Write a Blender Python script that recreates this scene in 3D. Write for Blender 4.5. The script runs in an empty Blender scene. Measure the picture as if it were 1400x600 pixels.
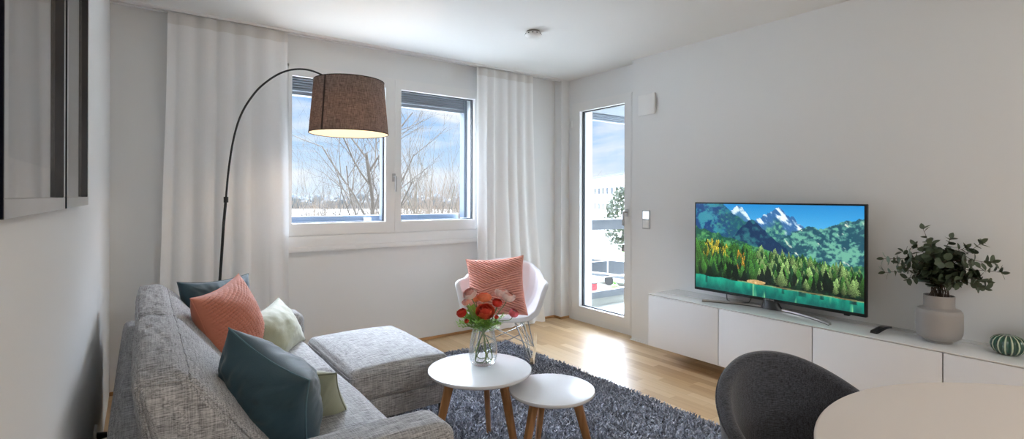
import bpy, bmesh, math, random
import numpy as np
from mathutils import Vector, Matrix, noise
PI = math.pi
random.seed(7); rng = np.random.default_rng(7)
S = bpy.context.scene
COL = S.collection

# ------------------------------------------------------------------ camera, world, lights, exposure
CAM_H = 1.277
F_PX = 700.0
YAW = math.atan(506 / 700)
cam_d = bpy.data.cameras.new('camera')
cam_d.sensor_width = 36; cam_d.lens = 36 * F_PX / 1400
cam_d.shift_y = (268.7 - 300) / 1400
cam_d.clip_start = .02; cam_d.clip_end = 3000
cam = bpy.data.objects.new('camera', cam_d); COL.objects.link(cam)
ROLL = 5 / 1476
cam.matrix_world = Matrix.Translation((0, 0, CAM_H)) @ Matrix.Rotation(-YAW, 4, 'Z') @ Matrix.Rotation(PI / 2, 4, 'X') @ Matrix.Rotation(ROLL, 4, 'Z')
S.camera = cam
S.view_settings.view_transform = 'Standard'; S.view_settings.look = 'None'
S.view_settings.gamma = 1; S.view_settings.use_curve_mapping = False
S.view_settings.exposure = 0.75
S.cycles.max_bounces = 10; S.cycles.diffuse_bounces = 6; S.cycles.glossy_bounces = 4
S.cycles.transmission_bounces = 6; S.cycles.transparent_max_bounces = 24
S.cycles.sample_clamp_indirect = 6; S.cycles.caustics_reflective = False; S.cycles.caustics_refractive = False
S.cycles.use_denoising = True

SKY_LOW, SKY_HIGH = .66, 27.0
def build_world():
    w = bpy.data.worlds.new('sky'); S.world = w; w.use_nodes = True
    nt = w.node_tree; nt.nodes.clear(); N = nt.nodes.new; L = nt.links.new
    out = N('ShaderNodeOutputWorld'); bg = N('ShaderNodeBackground'); L(bg.outputs[0], out.inputs[0])
    tc = N('ShaderNodeTexCoord'); sep = N('ShaderNodeSeparateXYZ'); L(tc.outputs['Generated'], sep.inputs[0])
    # blue gradient by elevation
    r = N('ShaderNodeValToRGB'); L(sep.outputs[2], r.inputs[0]); e = r.color_ramp.elements
    e[0].position = 0.0; e[0].color = (.74, .87, 1, 1)
    e[1].position = .27; e[1].color = (.20, .42, .86, 1)
    m = r.color_ramp.elements.new(.11); m.color = (.44, .67, .98, 1)
    # clouds: stretched fractal noise
    mp = N('ShaderNodeMapping'); L(tc.outputs['Generated'], mp.inputs[0]); mp.inputs['Scale'].default_value = (2.2, 2.2, 11)
    mp.inputs['Location'].default_value = (3.1, .4, 1.25)
    nz = N('ShaderNodeTexNoise'); L(mp.outputs[0], nz.inputs[0]); nz.inputs['Scale'].default_value = 1.35
    nz.inputs['Detail'].default_value = 7; nz.inputs['Roughness'].default_value = .56; nz.inputs['Distortion'].default_value = .5
    cr = N('ShaderNodeValToRGB'); L(nz.outputs[0], cr.inputs[0])
    cr.color_ramp.elements[0].position = .42; cr.color_ramp.elements[0].color = (0, 0, 0, 1)
    cr.color_ramp.elements[1].position = .60; cr.color_ramp.elements[1].color = (1, 1, 1, 1)
    mx = N('ShaderNodeMix'); mx.data_type = 'RGBA'; L(cr.outputs[0], mx.inputs[0]); L(r.outputs[0], mx.inputs[6]); mx.inputs[7].default_value = (.93, .96, 1, 1)
    # the sky is far brighter high up (added above the window view to light the room)
    br = N('ShaderNodeMapRange'); L(sep.outputs[2], br.inputs[0]); br.interpolation_type = 'SMOOTHSTEP'
    br.inputs[1].default_value = .225; br.inputs[2].default_value = .40; br.inputs[3].default_value = SKY_LOW; br.inputs[4].default_value = SKY_HIGH
    # ... and brightest on the garden side, a lobe shaped to send light indoors
    dt = N('ShaderNodeVectorMath'); dt.operation = 'DOT_PRODUCT'; L(tc.outputs['Generated'], dt.inputs[0]); dt.inputs[1].default_value = (.50, .70, .51)
    lb = N('ShaderNodeMapRange'); L(dt.outputs['Value'], lb.inputs[0]); lb.interpolation_type = 'SMOOTHSTEP'
    lb.inputs[1].default_value = .15; lb.inputs[2].default_value = .85; lb.inputs[3].default_value = .12; lb.inputs[4].default_value = 1.0
    ml = N('ShaderNodeMath'); ml.operation = 'MULTIPLY'; L(br.outputs[0], ml.inputs[0]); L(lb.outputs[0], ml.inputs[1])
    mxx = N('ShaderNodeMath'); mxx.operation = 'MAXIMUM'; L(ml.outputs[0], mxx.inputs[0]); mxx.inputs[1].default_value = SKY_LOW
    bf = N('ShaderNodeMapRange'); L(sep.outputs[2], bf.inputs[0]); bf.inputs[1].default_value = .225; bf.inputs[2].default_value = .32
    wc = N('ShaderNodeMix'); wc.data_type = 'RGBA'; L(bf.outputs[0], wc.inputs[0]); L(mx.outputs[2], wc.inputs[6]); wc.inputs[7].default_value = (.77, .88, 1.04, 1)
    L(wc.outputs[2], bg.inputs[0]); L(mxx.outputs[0], bg.inputs[1])
build_world()

def light(name, kind, loc, energy, color, rot=(0, 0, 0), **kw):
    d = bpy.data.lights.new(name, kind); d.energy = energy; d.color = color
    for k, v in kw.items(): setattr(d, k, v)
    o = bpy.data.objects.new(name, d); COL.objects.link(o); o.location = loc; o.rotation_euler = rot
    return o
# sun stands high behind the house: it lights the garden and the far facades only
light('sun', 'SUN', (0, -20, 30), 1.0, (1, .95, .86), (math.radians(48), 0, math.radians(-25)), angle=.02)
# unseen fill behind the camera: warm dining ceiling light, neutral one added for brightness
light('dining_ceiling_light', 'AREA', (1.9, -.9, 2.46), 6.5, (1, .97, .94), (0, 0, 0), shape='DISK', size=.9)
light('kitchen_fill_light', 'AREA', (1.6, -2.2, 2.46), 24, (.98, .99, 1), (0, 0, 0), shape='DISK', size=.9)

# ------------------------------------------------------------------ materials
MATS = {}
def lin(c):
    if isinstance(c, str):
        c = tuple(int(c[i:i + 2], 16) / 255 for i in (0, 2, 4))
    return tuple((x / 12.92 if x <= .04045 else ((x + .055) / 1.055) ** 2.4) for x in c)
def base(name):
    m = bpy.data.materials.new(name); m.use_nodes = True
    nt = m.node_tree; b = nt.nodes['Principled BSDF']
    return m, nt, b
def mat(name, col, rough=.5, metal=0., bump=0., bscale=60., var=0., vscale=4., sheen=0., coat=0., spec=None, bstretch=(1, 1, 1)):
    if name in MATS: return MATS[name]
    m, nt, b = base(name); N = nt.nodes.new; L = nt.links.new
    c = lin(col); b.inputs['Base Color'].default_value = (*c, 1); b.inputs['Roughness'].default_value = rough
    b.inputs['Metallic'].default_value = metal
    if spec is not None: b.inputs['Specular IOR Level'].default_value = spec
    if sheen: b.inputs['Sheen Weight'].default_value = sheen; b.inputs['Sheen Roughness'].default_value = .4
    if coat: b.inputs['Coat Weight'].default_value = coat; b.inputs['Coat Roughness'].default_value = .08
    tc = N('ShaderNodeTexCoord')
    if var:
        n = N('ShaderNodeTexNoise'); n.inputs['Scale'].default_value = vscale; n.inputs['Detail'].default_value = 4; L(tc.outputs['Object'], n.inputs[0])
        mr = N('ShaderNodeMapRange'); L(n.outputs[0], mr.inputs[0]); mr.inputs[1].default_value = .3; mr.inputs[2].default_value = .7
        mr.inputs[3].default_value = 1 - var; mr.inputs[4].default_value = 1 + var
        v = N('ShaderNodeVectorMath'); v.operation = 'SCALE'; v.inputs[0].default_value = c; L(mr.outputs[0], v.inputs['Scale']); L(v.outputs[0], b.inputs['Base Color'])
    if bump:
        mp = N('ShaderNodeMapping'); mp.inputs['Scale'].default_value = bstretch; L(tc.outputs['Object'], mp.inputs[0])
        n = N('ShaderNodeTexNoise'); n.inputs['Scale'].default_value = bscale; n.inputs['Detail'].default_value = 3; L(mp.outputs[0], n.inputs[0])
        bp = N('ShaderNodeBump'); bp.inputs['Strength'].default_value = bump; bp.inputs['Distance'].default_value = .004; L(n.outputs[0], bp.inputs['Height']); L(bp.outputs[0], b.inputs['Normal'])
    MATS[name] = m; return m

def mat_linen(name, c1, c2, sx=8, sy=230, bump=.5, sheen=.05, rough=.9):
    """woven cloth: threads of two tones running both ways"""
    if name in MATS: return MATS[name]
    m, nt, b = base(name); N = nt.nodes.new; L = nt.links.new
    tc = N('ShaderNodeTexCoord')
    def thread(sc):
        mp = N('ShaderNodeMapping'); mp.inputs['Scale'].default_value = sc; L(tc.outputs['Object'], mp.inputs[0])
        n = N('ShaderNodeTexNoise'); n.inputs['Scale'].default_value = 1; n.inputs['Detail'].default_value = 3; n.inputs['Roughness'].default_value = .65; L(mp.outputs[0], n.inputs[0]); return n
    a = thread((sx, sy, sy)); d = thread((sy, sx, sx * 1.5)); g = thread((sy * .8, sy * .8, sx))
    mx = N('ShaderNodeMath')
    mx.operation = 'MULTIPLY_ADD'; L(d.outputs[0], mx.inputs[0]); mx.inputs[1].default_value = .45; L(a.outputs[0], mx.inputs[2])
    mx2 = N('ShaderNodeMath'); mx2.operation = 'MULTIPLY_ADD'; L(g.outputs[0], mx2.inputs[0]); mx2.inputs[1].default_value = .3; L(mx.outputs[0], mx2.inputs[2])
    mr = N('ShaderNodeMapRange'); L(mx2.outputs[0], mr.inputs[0]); mr.inputs[1].default_value = .70; mr.inputs[2].default_value = 1.06
    r = N('ShaderNodeMix'); r.data_type = 'RGBA'; L(mr.outputs[0], r.inputs[0]); r.inputs[6].default_value = (*lin(c1), 1); r.inputs[7].default_value = (*lin(c2), 1)
    L(r.outputs[2], b.inputs['Base Color']); b.inputs['Roughness'].default_value = rough; b.inputs['Sheen Weight'].default_value = sheen
    b.inputs['Specular IOR Level'].default_value = .2
    bp = N('ShaderNodeBump'); bp.inputs['Strength'].default_value = bump; bp.inputs['Distance'].default_value = .002; L(mx2.outputs[0], bp.inputs['Height']); L(bp.outputs[0], b.inputs['Normal'])
    MATS[name] = m; return m

def mat_wood(name, c1, c2, rough=.45, axis='Z', scale=30):
    if name in MATS: return MATS[name]
    m, nt, b = base(name); N = nt.nodes.new; L = nt.links.new
    tc = N('ShaderNodeTexCoord'); mp = N('ShaderNodeMapping')
    mp.inputs['Scale'].default_value = {'Z': (scale, scale, 2), 'Y': (scale, 2, scale), 'X': (2, scale, scale)}[axis]
    L(tc.outputs['Object'], mp.inputs[0]); n = N('ShaderNodeTexNoise'); n.inputs['Scale'].default_value = 1.5; n.inputs['Detail'].default_value = 5; L(mp.outputs[0], n.inputs[0])
    mr = N('ShaderNodeMapRange'); L(n.outputs[0], mr.inputs[0]); mr.inputs[1].default_value = .3; mr.inputs[2].default_value = .7
    r = N('ShaderNodeMix'); r.data_type = 'RGBA'; L(mr.outputs[0], r.inputs[0]); r.inputs[6].default_value = (*lin(c1), 1); r.inputs[7].default_value = (*lin(c2), 1)
    L(r.outputs[2], b.inputs['Base Color']); b.inputs['Roughness'].default_value = rough
    MATS[name] = m; return m

def mat_floor():
    m, nt, b = base('oak_parquet'); N = nt.nodes.new; L = nt.links.new
    def M(op, a, bb=None):
        n = N('ShaderNodeMath'); n.operation = op
        for i, v in enumerate((a, bb)):
            if v is None: continue
            if isinstance(v, (int, float)): n.inputs[i].default_value = v
            else: L(v, n.inputs[i])
        return n.outputs[0]
    tc = N('ShaderNodeTexCoord'); sp = N('ShaderNodeSeparateXYZ'); L(tc.outputs['Object'], sp.inputs[0])
    W = .068; row = M('FLOOR', M('DIVIDE', sp.outputs[0], W)); fx = M('FRACT', M('DIVIDE', sp.outputs[0], W))
    wn = N('ShaderNodeTexWhiteNoise'); wn.noise_dimensions = '1D'; L(row, wn.inputs['W'])
    yy = M('ADD', M('DIVIDE', sp.outputs[1], .52), M('MULTIPLY', wn.outputs['Value'], 7.3))
    pl = M('FLOOR', yy); fy = M('FRACT', yy)
    cb = N('ShaderNodeCombineXYZ'); L(row, cb.inputs[0]); L(pl, cb.inputs[1])
    w2 = N('ShaderNodeTexWhiteNoise'); w2.noise_dimensions = '2D'; L(cb.outputs[0], w2.inputs['Vector'])
    # grain
    ad = N('ShaderNodeVectorMath'); ad.operation = 'ADD'; L(tc.outputs['Object'], ad.inputs[0]); L(w2.outputs['Color'], ad.inputs[1])
    mp = N('ShaderNodeMapping'); mp.inputs['Scale'].default_value = (55, 2.6, 1); L(ad.outputs[0], mp.inputs[0])
    g = N('ShaderNodeTexNoise'); g.inputs['Scale'].default_value = 1; g.inputs['Detail'].default_value = 5; g.inputs['Roughness'].default_value = .6; L(mp.outputs[0], g.inputs[0])
    t = M('ADD', M('MULTIPLY', w2.outputs['Value'], .65), M('MULTIPLY', g.outputs[0], .5))
    r = N('ShaderNodeValToRGB'); L(t, r.inputs[0]); e = r.color_ramp.elements
    e[0].position = .15; e[0].color = (*lin('B59069'), 1); e[1].position = .95; e[1].color = (*lin('DABF9A'), 1)
    k = e.new(.55); k.color = (*lin('CAAA80'), 1)
    # joints
    j1 = M('LESS_THAN', fx, .03); j2 = M('LESS_THAN', fy, .004); j = M('MAXIMUM', j1, j2)
    dk = N('ShaderNodeMix'); dk.data_type = 'RGBA'; L(M('MULTIPLY', j, .35), dk.inputs[0]); L(r.outputs[0], dk.inputs[6]); dk.inputs[7].default_value = (*lin('8A6136'), 1)
    L(dk.outputs[2], b.inputs['Base Color']); b.inputs['Roughness'].default_value = .36
    rr = N('ShaderNodeMapRange'); L(g.outputs[0], rr.inputs[0]); rr.inputs[3].default_value = .30; rr.inputs[4].default_value = .44; L(rr.outputs[0], b.inputs['Roughness'])
    bp = N('ShaderNodeBump'); bp.inputs['Strength'].default_value = .12; bp.inputs['Distance'].default_value = .002; L(g.outputs[0], bp.inputs['Height']); L(bp.outputs[0], b.inputs['Normal'])
    return m

def mat_glass(name, tint=(.97, .985, 1), refl=.05, edge=.5, rough=.0):
    if name in MATS: return MATS[name]
    m = bpy.data.materials.new(name); m.use_nodes = True; nt = m.node_tree; nt.nodes.clear(); N = nt.nodes.new; L = nt.links.new
    o = N('ShaderNodeOutputMaterial'); mx = N('ShaderNodeMixShader'); t = N('ShaderNodeBsdfTransparent'); g = N('ShaderNodeBsdfGlossy')
    t.inputs[0].default_value = (*tint, 1); g.inputs['Roughness'].default_value = rough
    lw = N('ShaderNodeLayerWeight'); lw.inputs[0].default_value = .5
    mr = N('ShaderNodeMapRange'); L(lw.outputs['Facing'], mr.inputs[0]); mr.inputs[1].default_value = .2; mr.inputs[2].default_value = 1; mr.inputs[3].default_value = refl; mr.inputs[4].default_value = edge
    L(mr.outputs[0], mx.inputs[0]); L(t.outputs[0], mx.inputs[1]); L(g.outputs[0], mx.inputs[2]); L(mx.outputs[0], o.inputs[0])
    MATS[name] = m; return m

def mat_cloth_sheer(name, col, trans=.45, alpha=.0, rough=.8):
    if name in MATS: return MATS[name]
    m = bpy.data.materials.new(name); m.use_nodes = True; nt = m.node_tree; nt.nodes.clear(); N = nt.nodes.new; L = nt.links.new
    o = N('ShaderNodeOutputMaterial'); d = N('ShaderNodeBsdfDiffuse'); t = N('ShaderNodeBsdfTranslucent'); mx = N('ShaderNodeMixShader')
    tc = N('ShaderNodeTexCoord'); mp = N('ShaderNodeMapping'); mp.inputs['Scale'].default_value = (500, 500, 60); L(tc.outputs['Object'], mp.inputs[0])
    n = N('ShaderNodeTexNoise'); n.inputs['Scale'].default_value = 1; L(mp.outputs[0], n.inputs[0])
    r = N('ShaderNodeMix'); r.data_type = 'RGBA'; L(n.outputs[0], r.inputs[0]); c = lin(col)
    r.inputs[6].default_value = (*[x * .93 for x in c], 1); r.inputs[7].default_value = (*c, 1)
    L(r.outputs[2], d.inputs[0]); L(r.outputs[2], t.inputs[0]); mx.inputs[0].default_value = trans
    L(d.outputs[0], mx.inputs[1]); L(t.outputs[0], mx.inputs[2])
    if alpha:
        a = N('ShaderNodeBsdfTransparent'); m2 = N('ShaderNodeMixShader'); m2.inputs[0].default_value = alpha
        L(mx.outputs[0], m2.inputs[1]); L(a.outputs[0], m2.inputs[2]); L(m2.outputs[0], o.inputs[0])
    else: L(mx.outputs[0], o.inputs[0])
    MATS[name] = m; return m

def mat_emit(name, col, strength):
    if name in MATS: return MATS[name]
    m, nt, b = base(name); b.inputs['Emission Color'].default_value = (*lin(col), 1); b.inputs['Emission Strength'].default_value = strength
    b.inputs['Base Color'].default_value = (*lin(col), 1)
    MATS[name] = m; return m

WALL = mat('wall_paint', 'E8E9E9', .75, bump=.04, bscale=220)
CEIL = mat('ceiling_paint', 'EDEEED', .85)
WHITE = mat('white_lacquer', 'EDEDEC', .35)
FRAMEW = mat('window_white', 'EBEBEA', .4)
RUBBER = mat('dark_gasket', '33363C', .6)
GREYALU = mat('grey_aluminium', '8E949C', .5, metal=.3)
CHROME = mat('chrome', 'D6D8DA', .18, metal=1)
STEEL = mat('brushed_steel', 'B9BABC', .34, metal=1)
BLACK = mat('black_metal', '1A1B1D', .4)
BLACKP = mat('black_plastic', '101113', .28)
GLASS = mat_glass('window_glass', (.99, .995, 1), .02, .35)
SOFA = mat_linen('grey_linen', '6F6E6E', 'CCCBCB', 14, 330)
WOOD = mat_wood('oak_leg', '8F6238', 'B38253')
WOODL = mat_wood('pale_maple', 'CDB28C', 'E2CDAB', axis='Y')
OAKTRIM = mat_wood('oak_trim', 'A97B4B', 'C2986A', axis='X')

# ------------------------------------------------------------------ mesh toolkit
def tag(o, label=None, cat=None, group=None, kind=None):
    if label: o['label'] = label
    if cat: o['category'] = cat
    if group: o['group'] = group
    if kind: o['kind'] = kind
    return o
def empty(name, loc, label, cat, group=None, rz=0):
    o = bpy.data.objects.new(name, None); COL.objects.link(o); o.empty_display_size = .05
    o.location = loc; o.rotation_euler = (0, 0, rz); return tag(o, label, cat, group)
def smooth_mesh(me, angle=40):
    for p in me.polygons: p.use_smooth = True
    try: me.set_sharp_from_angle(angle=math.radians(angle))
    except Exception: pass

class MB:
    def __init__(s): s.v = []; s.f = []; s.mi = []
    def add(s, vs, fs, mi=0):
        k = len(s.v); s.v += [tuple(v) for v in vs]; s.f += [tuple(i + k for i in f) for f in fs]; s.mi += [mi] * len(fs); return s
    def box(s, x0, x1, y0, y1, z0, z1, r=0., mi=0, seg=2, M=None):
        bm = bmesh.new(); bmesh.ops.create_cube(bm, size=1)
        for v in bm.verts: v.co = Vector(((x0 + x1) / 2 + v.co.x * (x1 - x0), (y0 + y1) / 2 + v.co.y * (y1 - y0), (z0 + z1) / 2 + v.co.z * (z1 - z0)))
        if r: bmesh.ops.bevel(bm, geom=bm.edges[:], offset=min(r, .49 * min(abs(x1 - x0), abs(y1 - y0), abs(z1 - z0))), segments=seg, profile=.5, affect='EDGES', clamp_overlap=True)
        bm.verts.index_update()
        vs = [(M @ v.co if M else v.co) for v in bm.verts]; fs = [[v.index for v in f.verts] for f in bm.faces]; bm.free()
        return s.add([tuple(v) for v in vs], fs, mi)
    def tube(s, pts, rad, n=8, cap=True, closed=False, mi=0):
        pts = [Vector(p) for p in pts]; m = len(pts); rads = rad if hasattr(rad, '__len__') else [rad] * m
        vs = []; fs = []; up = None
        for i, p in enumerate(pts):
            if closed: t = pts[(i + 1) % m] - pts[i - 1]
            else: t = pts[min(i + 1, m - 1)] - pts[max(i - 1, 0)]
            t = t.normalized() if t.length > 1e-9 else Vector((0, 0, 1))
            if up is None: up = Vector((0, 0, 1)) if abs(t.z) < .9 else Vector((1, 0, 0))
            a = (up - t * up.dot(t)); a = a.normalized() if a.length > 1e-6 else t.orthogonal().normalized()
            b = t.cross(a); up = a
            for k in range(n):
                an = 2 * PI * k / n; vs.append(p + (a * math.cos(an) + b * math.sin(an)) * rads[i])
        R = m if closed else m - 1
        for i in range(R):
            j = (i + 1) % m
            for k in range(n):
                k2 = (k + 1) % n; fs.append((i * n + k, i * n + k2, j * n + k2, j * n + k))
        if cap and not closed: fs.append(tuple(range(n))[::-1]); fs.append(tuple((m - 1) * n + k for k in range(n)))
        return s.add(vs, fs, mi)
    def lathe(s, prof, n=32, c=(0, 0, 0), cap0=False, cap1=False, mi=0, sx=1, sy=1, rib=0, ribn=0):
        vs = []; fs = []
        for (r, z) in prof:
            for k in range(n):
                a = 2 * PI * k / n; rr = r * (1 + rib * math.cos(ribn * a)) if rib else r
                vs.append((c[0] + rr * math.cos(a) * sx, c[1] + rr * math.sin(a) * sy, c[2] + z))
        for i in range(len(prof) - 1):
            for k in range(n):
                k2 = (k + 1) % n; fs.append((i * n + k, i * n + k2, (i + 1) * n + k2, (i + 1) * n + k))
        if cap0: fs.append(tuple(range(n))[::-1])
        if cap1: fs.append(tuple((len(prof) - 1) * n + k for k in range(n)))
        return s.add(vs, fs, mi)
    def grid(s, fn, nu, nv, wrapu=False, mi=0):
        vs = [fn(i / (nu if wrapu else nu - 1), j / (nv - 1)) for j in range(nv) for i in range(nu)]; fs = []
        for j in range(nv - 1):
            for i in range(nu if wrapu else nu - 1):
                i2 = (i + 1) % nu; fs.append((j * nu + i, j * nu + i2, (j + 1) * nu + i2, (j + 1) * nu + i))
        return s.add(vs, fs, mi)
    def prism(s, poly, axis, a0, a1, mi=0):
        """poly: list of 2D points in the plane normal to axis ('X','Y','Z'), extruded from a0 to a1"""
        def P(p, a): return {'X': (a, p[0], p[1]), 'Y': (p[0], a, p[1]), 'Z': (p[0], p[1], a)}[axis]
        n = len(poly); vs = [P(p, a0) for p in poly] + [P(p, a1) for p in poly]
        fs = [tuple(range(n))[::-1], tuple(range(n, 2 * n))] + [(i, (i + 1) % n, n + (i + 1) % n, n + i) for i in range(n)]
        return s.add(vs, fs, mi)
    def build(s, name, material, parent=None, smooth=True, angle=40, weld=0, world=True, origin=None, recalc=True, solid=0, subsurf=0):
        me = bpy.data.meshes.new(name)
        vs = s.v
        off = Vector((0, 0, 0))
        if parent is not None:
            if world:
                root = parent; off = Vector(root.location)
                q = root.parent
                while q is not None: off = off + Vector(q.location); q = q.parent
        elif origin is not None: off = Vector(origin)
        elif world and vs:
            A = np.array(vs); off = Vector(((A[:, 0].min() + A[:, 0].max()) / 2, (A[:, 1].min() + A[:, 1].max()) / 2, A[:, 2].min()))
        me.from_pydata([tuple(Vector(v) - off) for v in vs], [], s.f)
        mats = material if isinstance(material, (list, tuple)) else [material]
        for m in mats: me.materials.append(m)
        if len(mats) > 1: me.polygons.foreach_set('material_index', s.mi)
        if weld or recalc:
            bm = bmesh.new(); bm.from_mesh(me)
            if weld: bmesh.ops.remove_doubles(bm, verts=bm.verts, dist=weld)
            if recalc: bmesh.ops.recalc_face_normals(bm, faces=bm.faces)
            bm.to_mesh(me); bm.free()
        if smooth: smooth_mesh(me, angle)
        o = bpy.data.objects.new(name, me); COL.objects.link(o)
        if parent is not None: o.parent = parent
        else: o.location = off
        if solid:
            md = o.modifiers.new('solid', 'SOLIDIFY'); md.thickness = solid; md.offset = 0
        if subsurf:
            md = o.modifiers.new('sub', 'SUBSURF'); md.levels = subsurf; md.render_levels = subsurf
        return o

def struct(o): o['kind'] = 'structure'; return o

def softbox(hx, hy, hz, r, bulge=(0, 0, 0), n=18, wr=0, wscale=(6, 6, 6), seed=0, shape=None, r_top=None):
    """rounded, stuffed box centred on 0: returns verts, faces (welded by caller)"""
    mb = MB(); H = (hx, hy, hz)
    for ax in range(3):
        for sg in (-1, 1):
            a, b = [(1, 2), (2, 0), (0, 1)][ax]
            def fn(u, v):
                p = [0, 0, 0]
                # denser near edges
                uu = math.sin((u - .5) * PI) * .35 + (u * 2 - 1) * .65; vv = math.sin((v - .5) * PI) * .35 + (v * 2 - 1) * .65
                p[ax] = sg; p[a] = uu * sg; p[b] = vv
                P = Vector((p[0] * hx, p[1] * hy, p[2] * hz))
                q = Vector([max(-(H[i] - r), min(H[i] - r, P[i])) for i in range(3)])
                d = P - q
                if d.length > 1e-9: P = q + d.normalized() * r
                e = [1 - p[i] ** 2 for i in range(3)]
                for i in range(3):
                    o = [k for k in range(3) if k != i]
                    P[i] += bulge[i] * (p[i]) * (e[o[0]] * e[o[1]]) ** .6 if e[o[0]] > 0 and e[o[1]] > 0 else 0
                if wr:
                    s_ = Vector((P.x * wscale[0] + seed, P.y * wscale[1], P.z * wscale[2]))
                    nn = noise.fractal(s_, 1, 2, 3)
                    P += P.normalized() * nn * wr
                if shape: P = Vector(shape(P))
                return P
            mb.grid(fn, n, n)
    return mb

def place(mb, M):
    mb.v = [tuple(M @ Vector(v)) for v in mb.v]; return mb

def frame_M(c, right, normal, up_hint=(0, 0, 1)):
    """matrix with local x=right, y=-normal... local z=up; pillow face +/-Y"""
    n = Vector(normal).normalized(); r = Vector(right); r = (r - n * r.dot(n)).normalized(); u = r.cross(-n) * -1
    u = n.cross(r)
    if u.dot(Vector(up_hint)) < 0: u = -u
    M = Matrix.Identity(4)
    for i in range(3): M[i][0] = r[i]; M[i][1] = -n[i]; M[i][2] = u[i]; M[i][3] = c[i]
    return M

def pillow(name, label, group, w, h, t, M, material, n=48, wr=.006, pleat=None, seed=0, ear=.09, sag=0., seam_mat=None, power=.42):
    mb = MB()
    def shape(u, v, sg):
        x = w / 2 * u * (1 - ear * (1 - v * v)); z = h / 2 * v * (1 - ear * (1 - u * u))
        e = max(0, (1 - u * u)) * max(0, (1 - v * v)); th = t / 2 * e ** power
        if wr:
            nn = noise.fractal(Vector((u * 2.1 + seed, v * 2.1, sg * 1.7 + seed)), 1, 2, 4)
            # creases fan out of the corners
            for (cu, cv) in ((-1, 1), (1, 1), (-1, -1), (1, -1)):
                du, dv = u - cu, v - cv; rr = math.hypot(du, dv); an = math.atan2(dv, du)
                nn += .8 * noise.noise(Vector((an * 5 + cu * 3, seed, cv))) * math.exp(-rr * 1.6) * (1 - math.exp(-rr * 6))
            th += wr * nn * min(1, e * 6)
        if pleat and sg < 0: th += pleat(u, v) * min(1, e * 9)
        z += -sag * (1 - u * u) * (v + 1) * .5
        return (x, sg * th, z)
    def g(u): u = 2 * u - 1; return math.sin(u * PI / 2) * .4 + u * .6
    for sg in (-1, 1):
        mb.grid(lambda a, b, sg=sg: shape(g(a), g(b), sg), n, n)
    c = M.translation
    vs = [tuple(M @ Vector(v)) for v in mb.v]; zmin = min(v[2] for v in vs)
    root = MB(); root.v = vs; root.f = mb.f; root.mi = mb.mi
    o = root.build(name, material, weld=1e-5, angle=70, origin=(c.x, c.y, zmin))
    tag(o, label, 'cushion', group)
    per = []
    K = 24
    for i in range(K): per.append((g(i / K), -1))
    for i in range(K): per.append((1, g(i / K)))
    for i in range(K): per.append((g(1 - i / K), 1))
    for i in range(K): per.append((-1, g(1 - i / K)))
    sm = MB(); sm.tube([M @ Vector(shape(u, v, 0)) for u, v in per], .0028, 6, closed=True)
    sm.build('seam', seam_mat or material, o)
    return o

# ================================================================== THE ROOM
LX, RX, DX, BY, RY, CH = -.165, 3.555, 3.66, 4.14, -3.2, 2.5
floor = struct(MB().box(LX - .2, 3.95, RY - .2, BY + .3, -.2, 0).build('floor', mat_floor(), smooth=False, origin=(0, 0, 0)))
struct(MB().box(LX - .2, 8.2, RY - .2, BY + .4, CH, CH + .3).build('ceiling', CEIL, smooth=False))
struct(MB().box(LX - .3, LX, RY, BY + .3, 0, CH).build('wall_left', WALL, smooth=False))
struct(MB().box(LX, RX, RY - .2, RY, 0, CH).build('wall_rear', WALL, smooth=False))
WX0, WX1, WZ0, WZ1 = .894, 2.574, .968, 2.28
wb = MB()
for a in ((LX, WX0, 0, CH), (WX1, 3.95, 0, CH), (WX0, WX1, 0, WZ0), (WX0, WX1, WZ1, CH)): wb.box(a[0], a[1], BY, BY + .30, a[2], a[3])
wb.box(3.55, DX + .01, 4.035, BY + .01, 0, CH)      # pilaster in the corner
struct(wb.build('wall_back', WALL, smooth=False))
DY0, DY1, DZ0, DZ1 = 3.172, 3.985, .062, 2.245
wr_ = MB()
wr_.box(RX, 3.95, RY, 3.085, 0, CH)
for a in ((3.085, DY0, 0, CH), (DY1, BY + .01, 0, CH), (DY0, DY1, DZ1, CH)): wr_.box(DX, 3.95, a[0], a[1], a[2], a[3])
wr_.box(DX - .006, 3.95, DY0, DY1, 0, DZ0)
struct(wr_.build('wall_right', WALL, smooth=False))
struct(MB().box(LX, 3.55, BY - .012, BY, 0, .024, r=.004).box(3.538, 3.55, 4.023, BY, 0, .024, r=.004).box(3.538, DX, 4.023, 4.035, 0, .024, r=.004).build('baseboard_back', OAKTRIM))
struct(MB().box(RX - .010, RX, RY, 3.095, 0, .012, r=.003).build('baseboard_right', FRAMEW))
# window ledge panel
led = MB()
led.box(WX0 - .25, WX1 + .03, BY - .030, BY, .846, .885, r=.004)
led.box(WX0 - .25, WX1 + .03, BY - .018, BY, .885, WZ0 - .002, r=.003)
struct(led.build('trim_1', FRAMEW))

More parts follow.
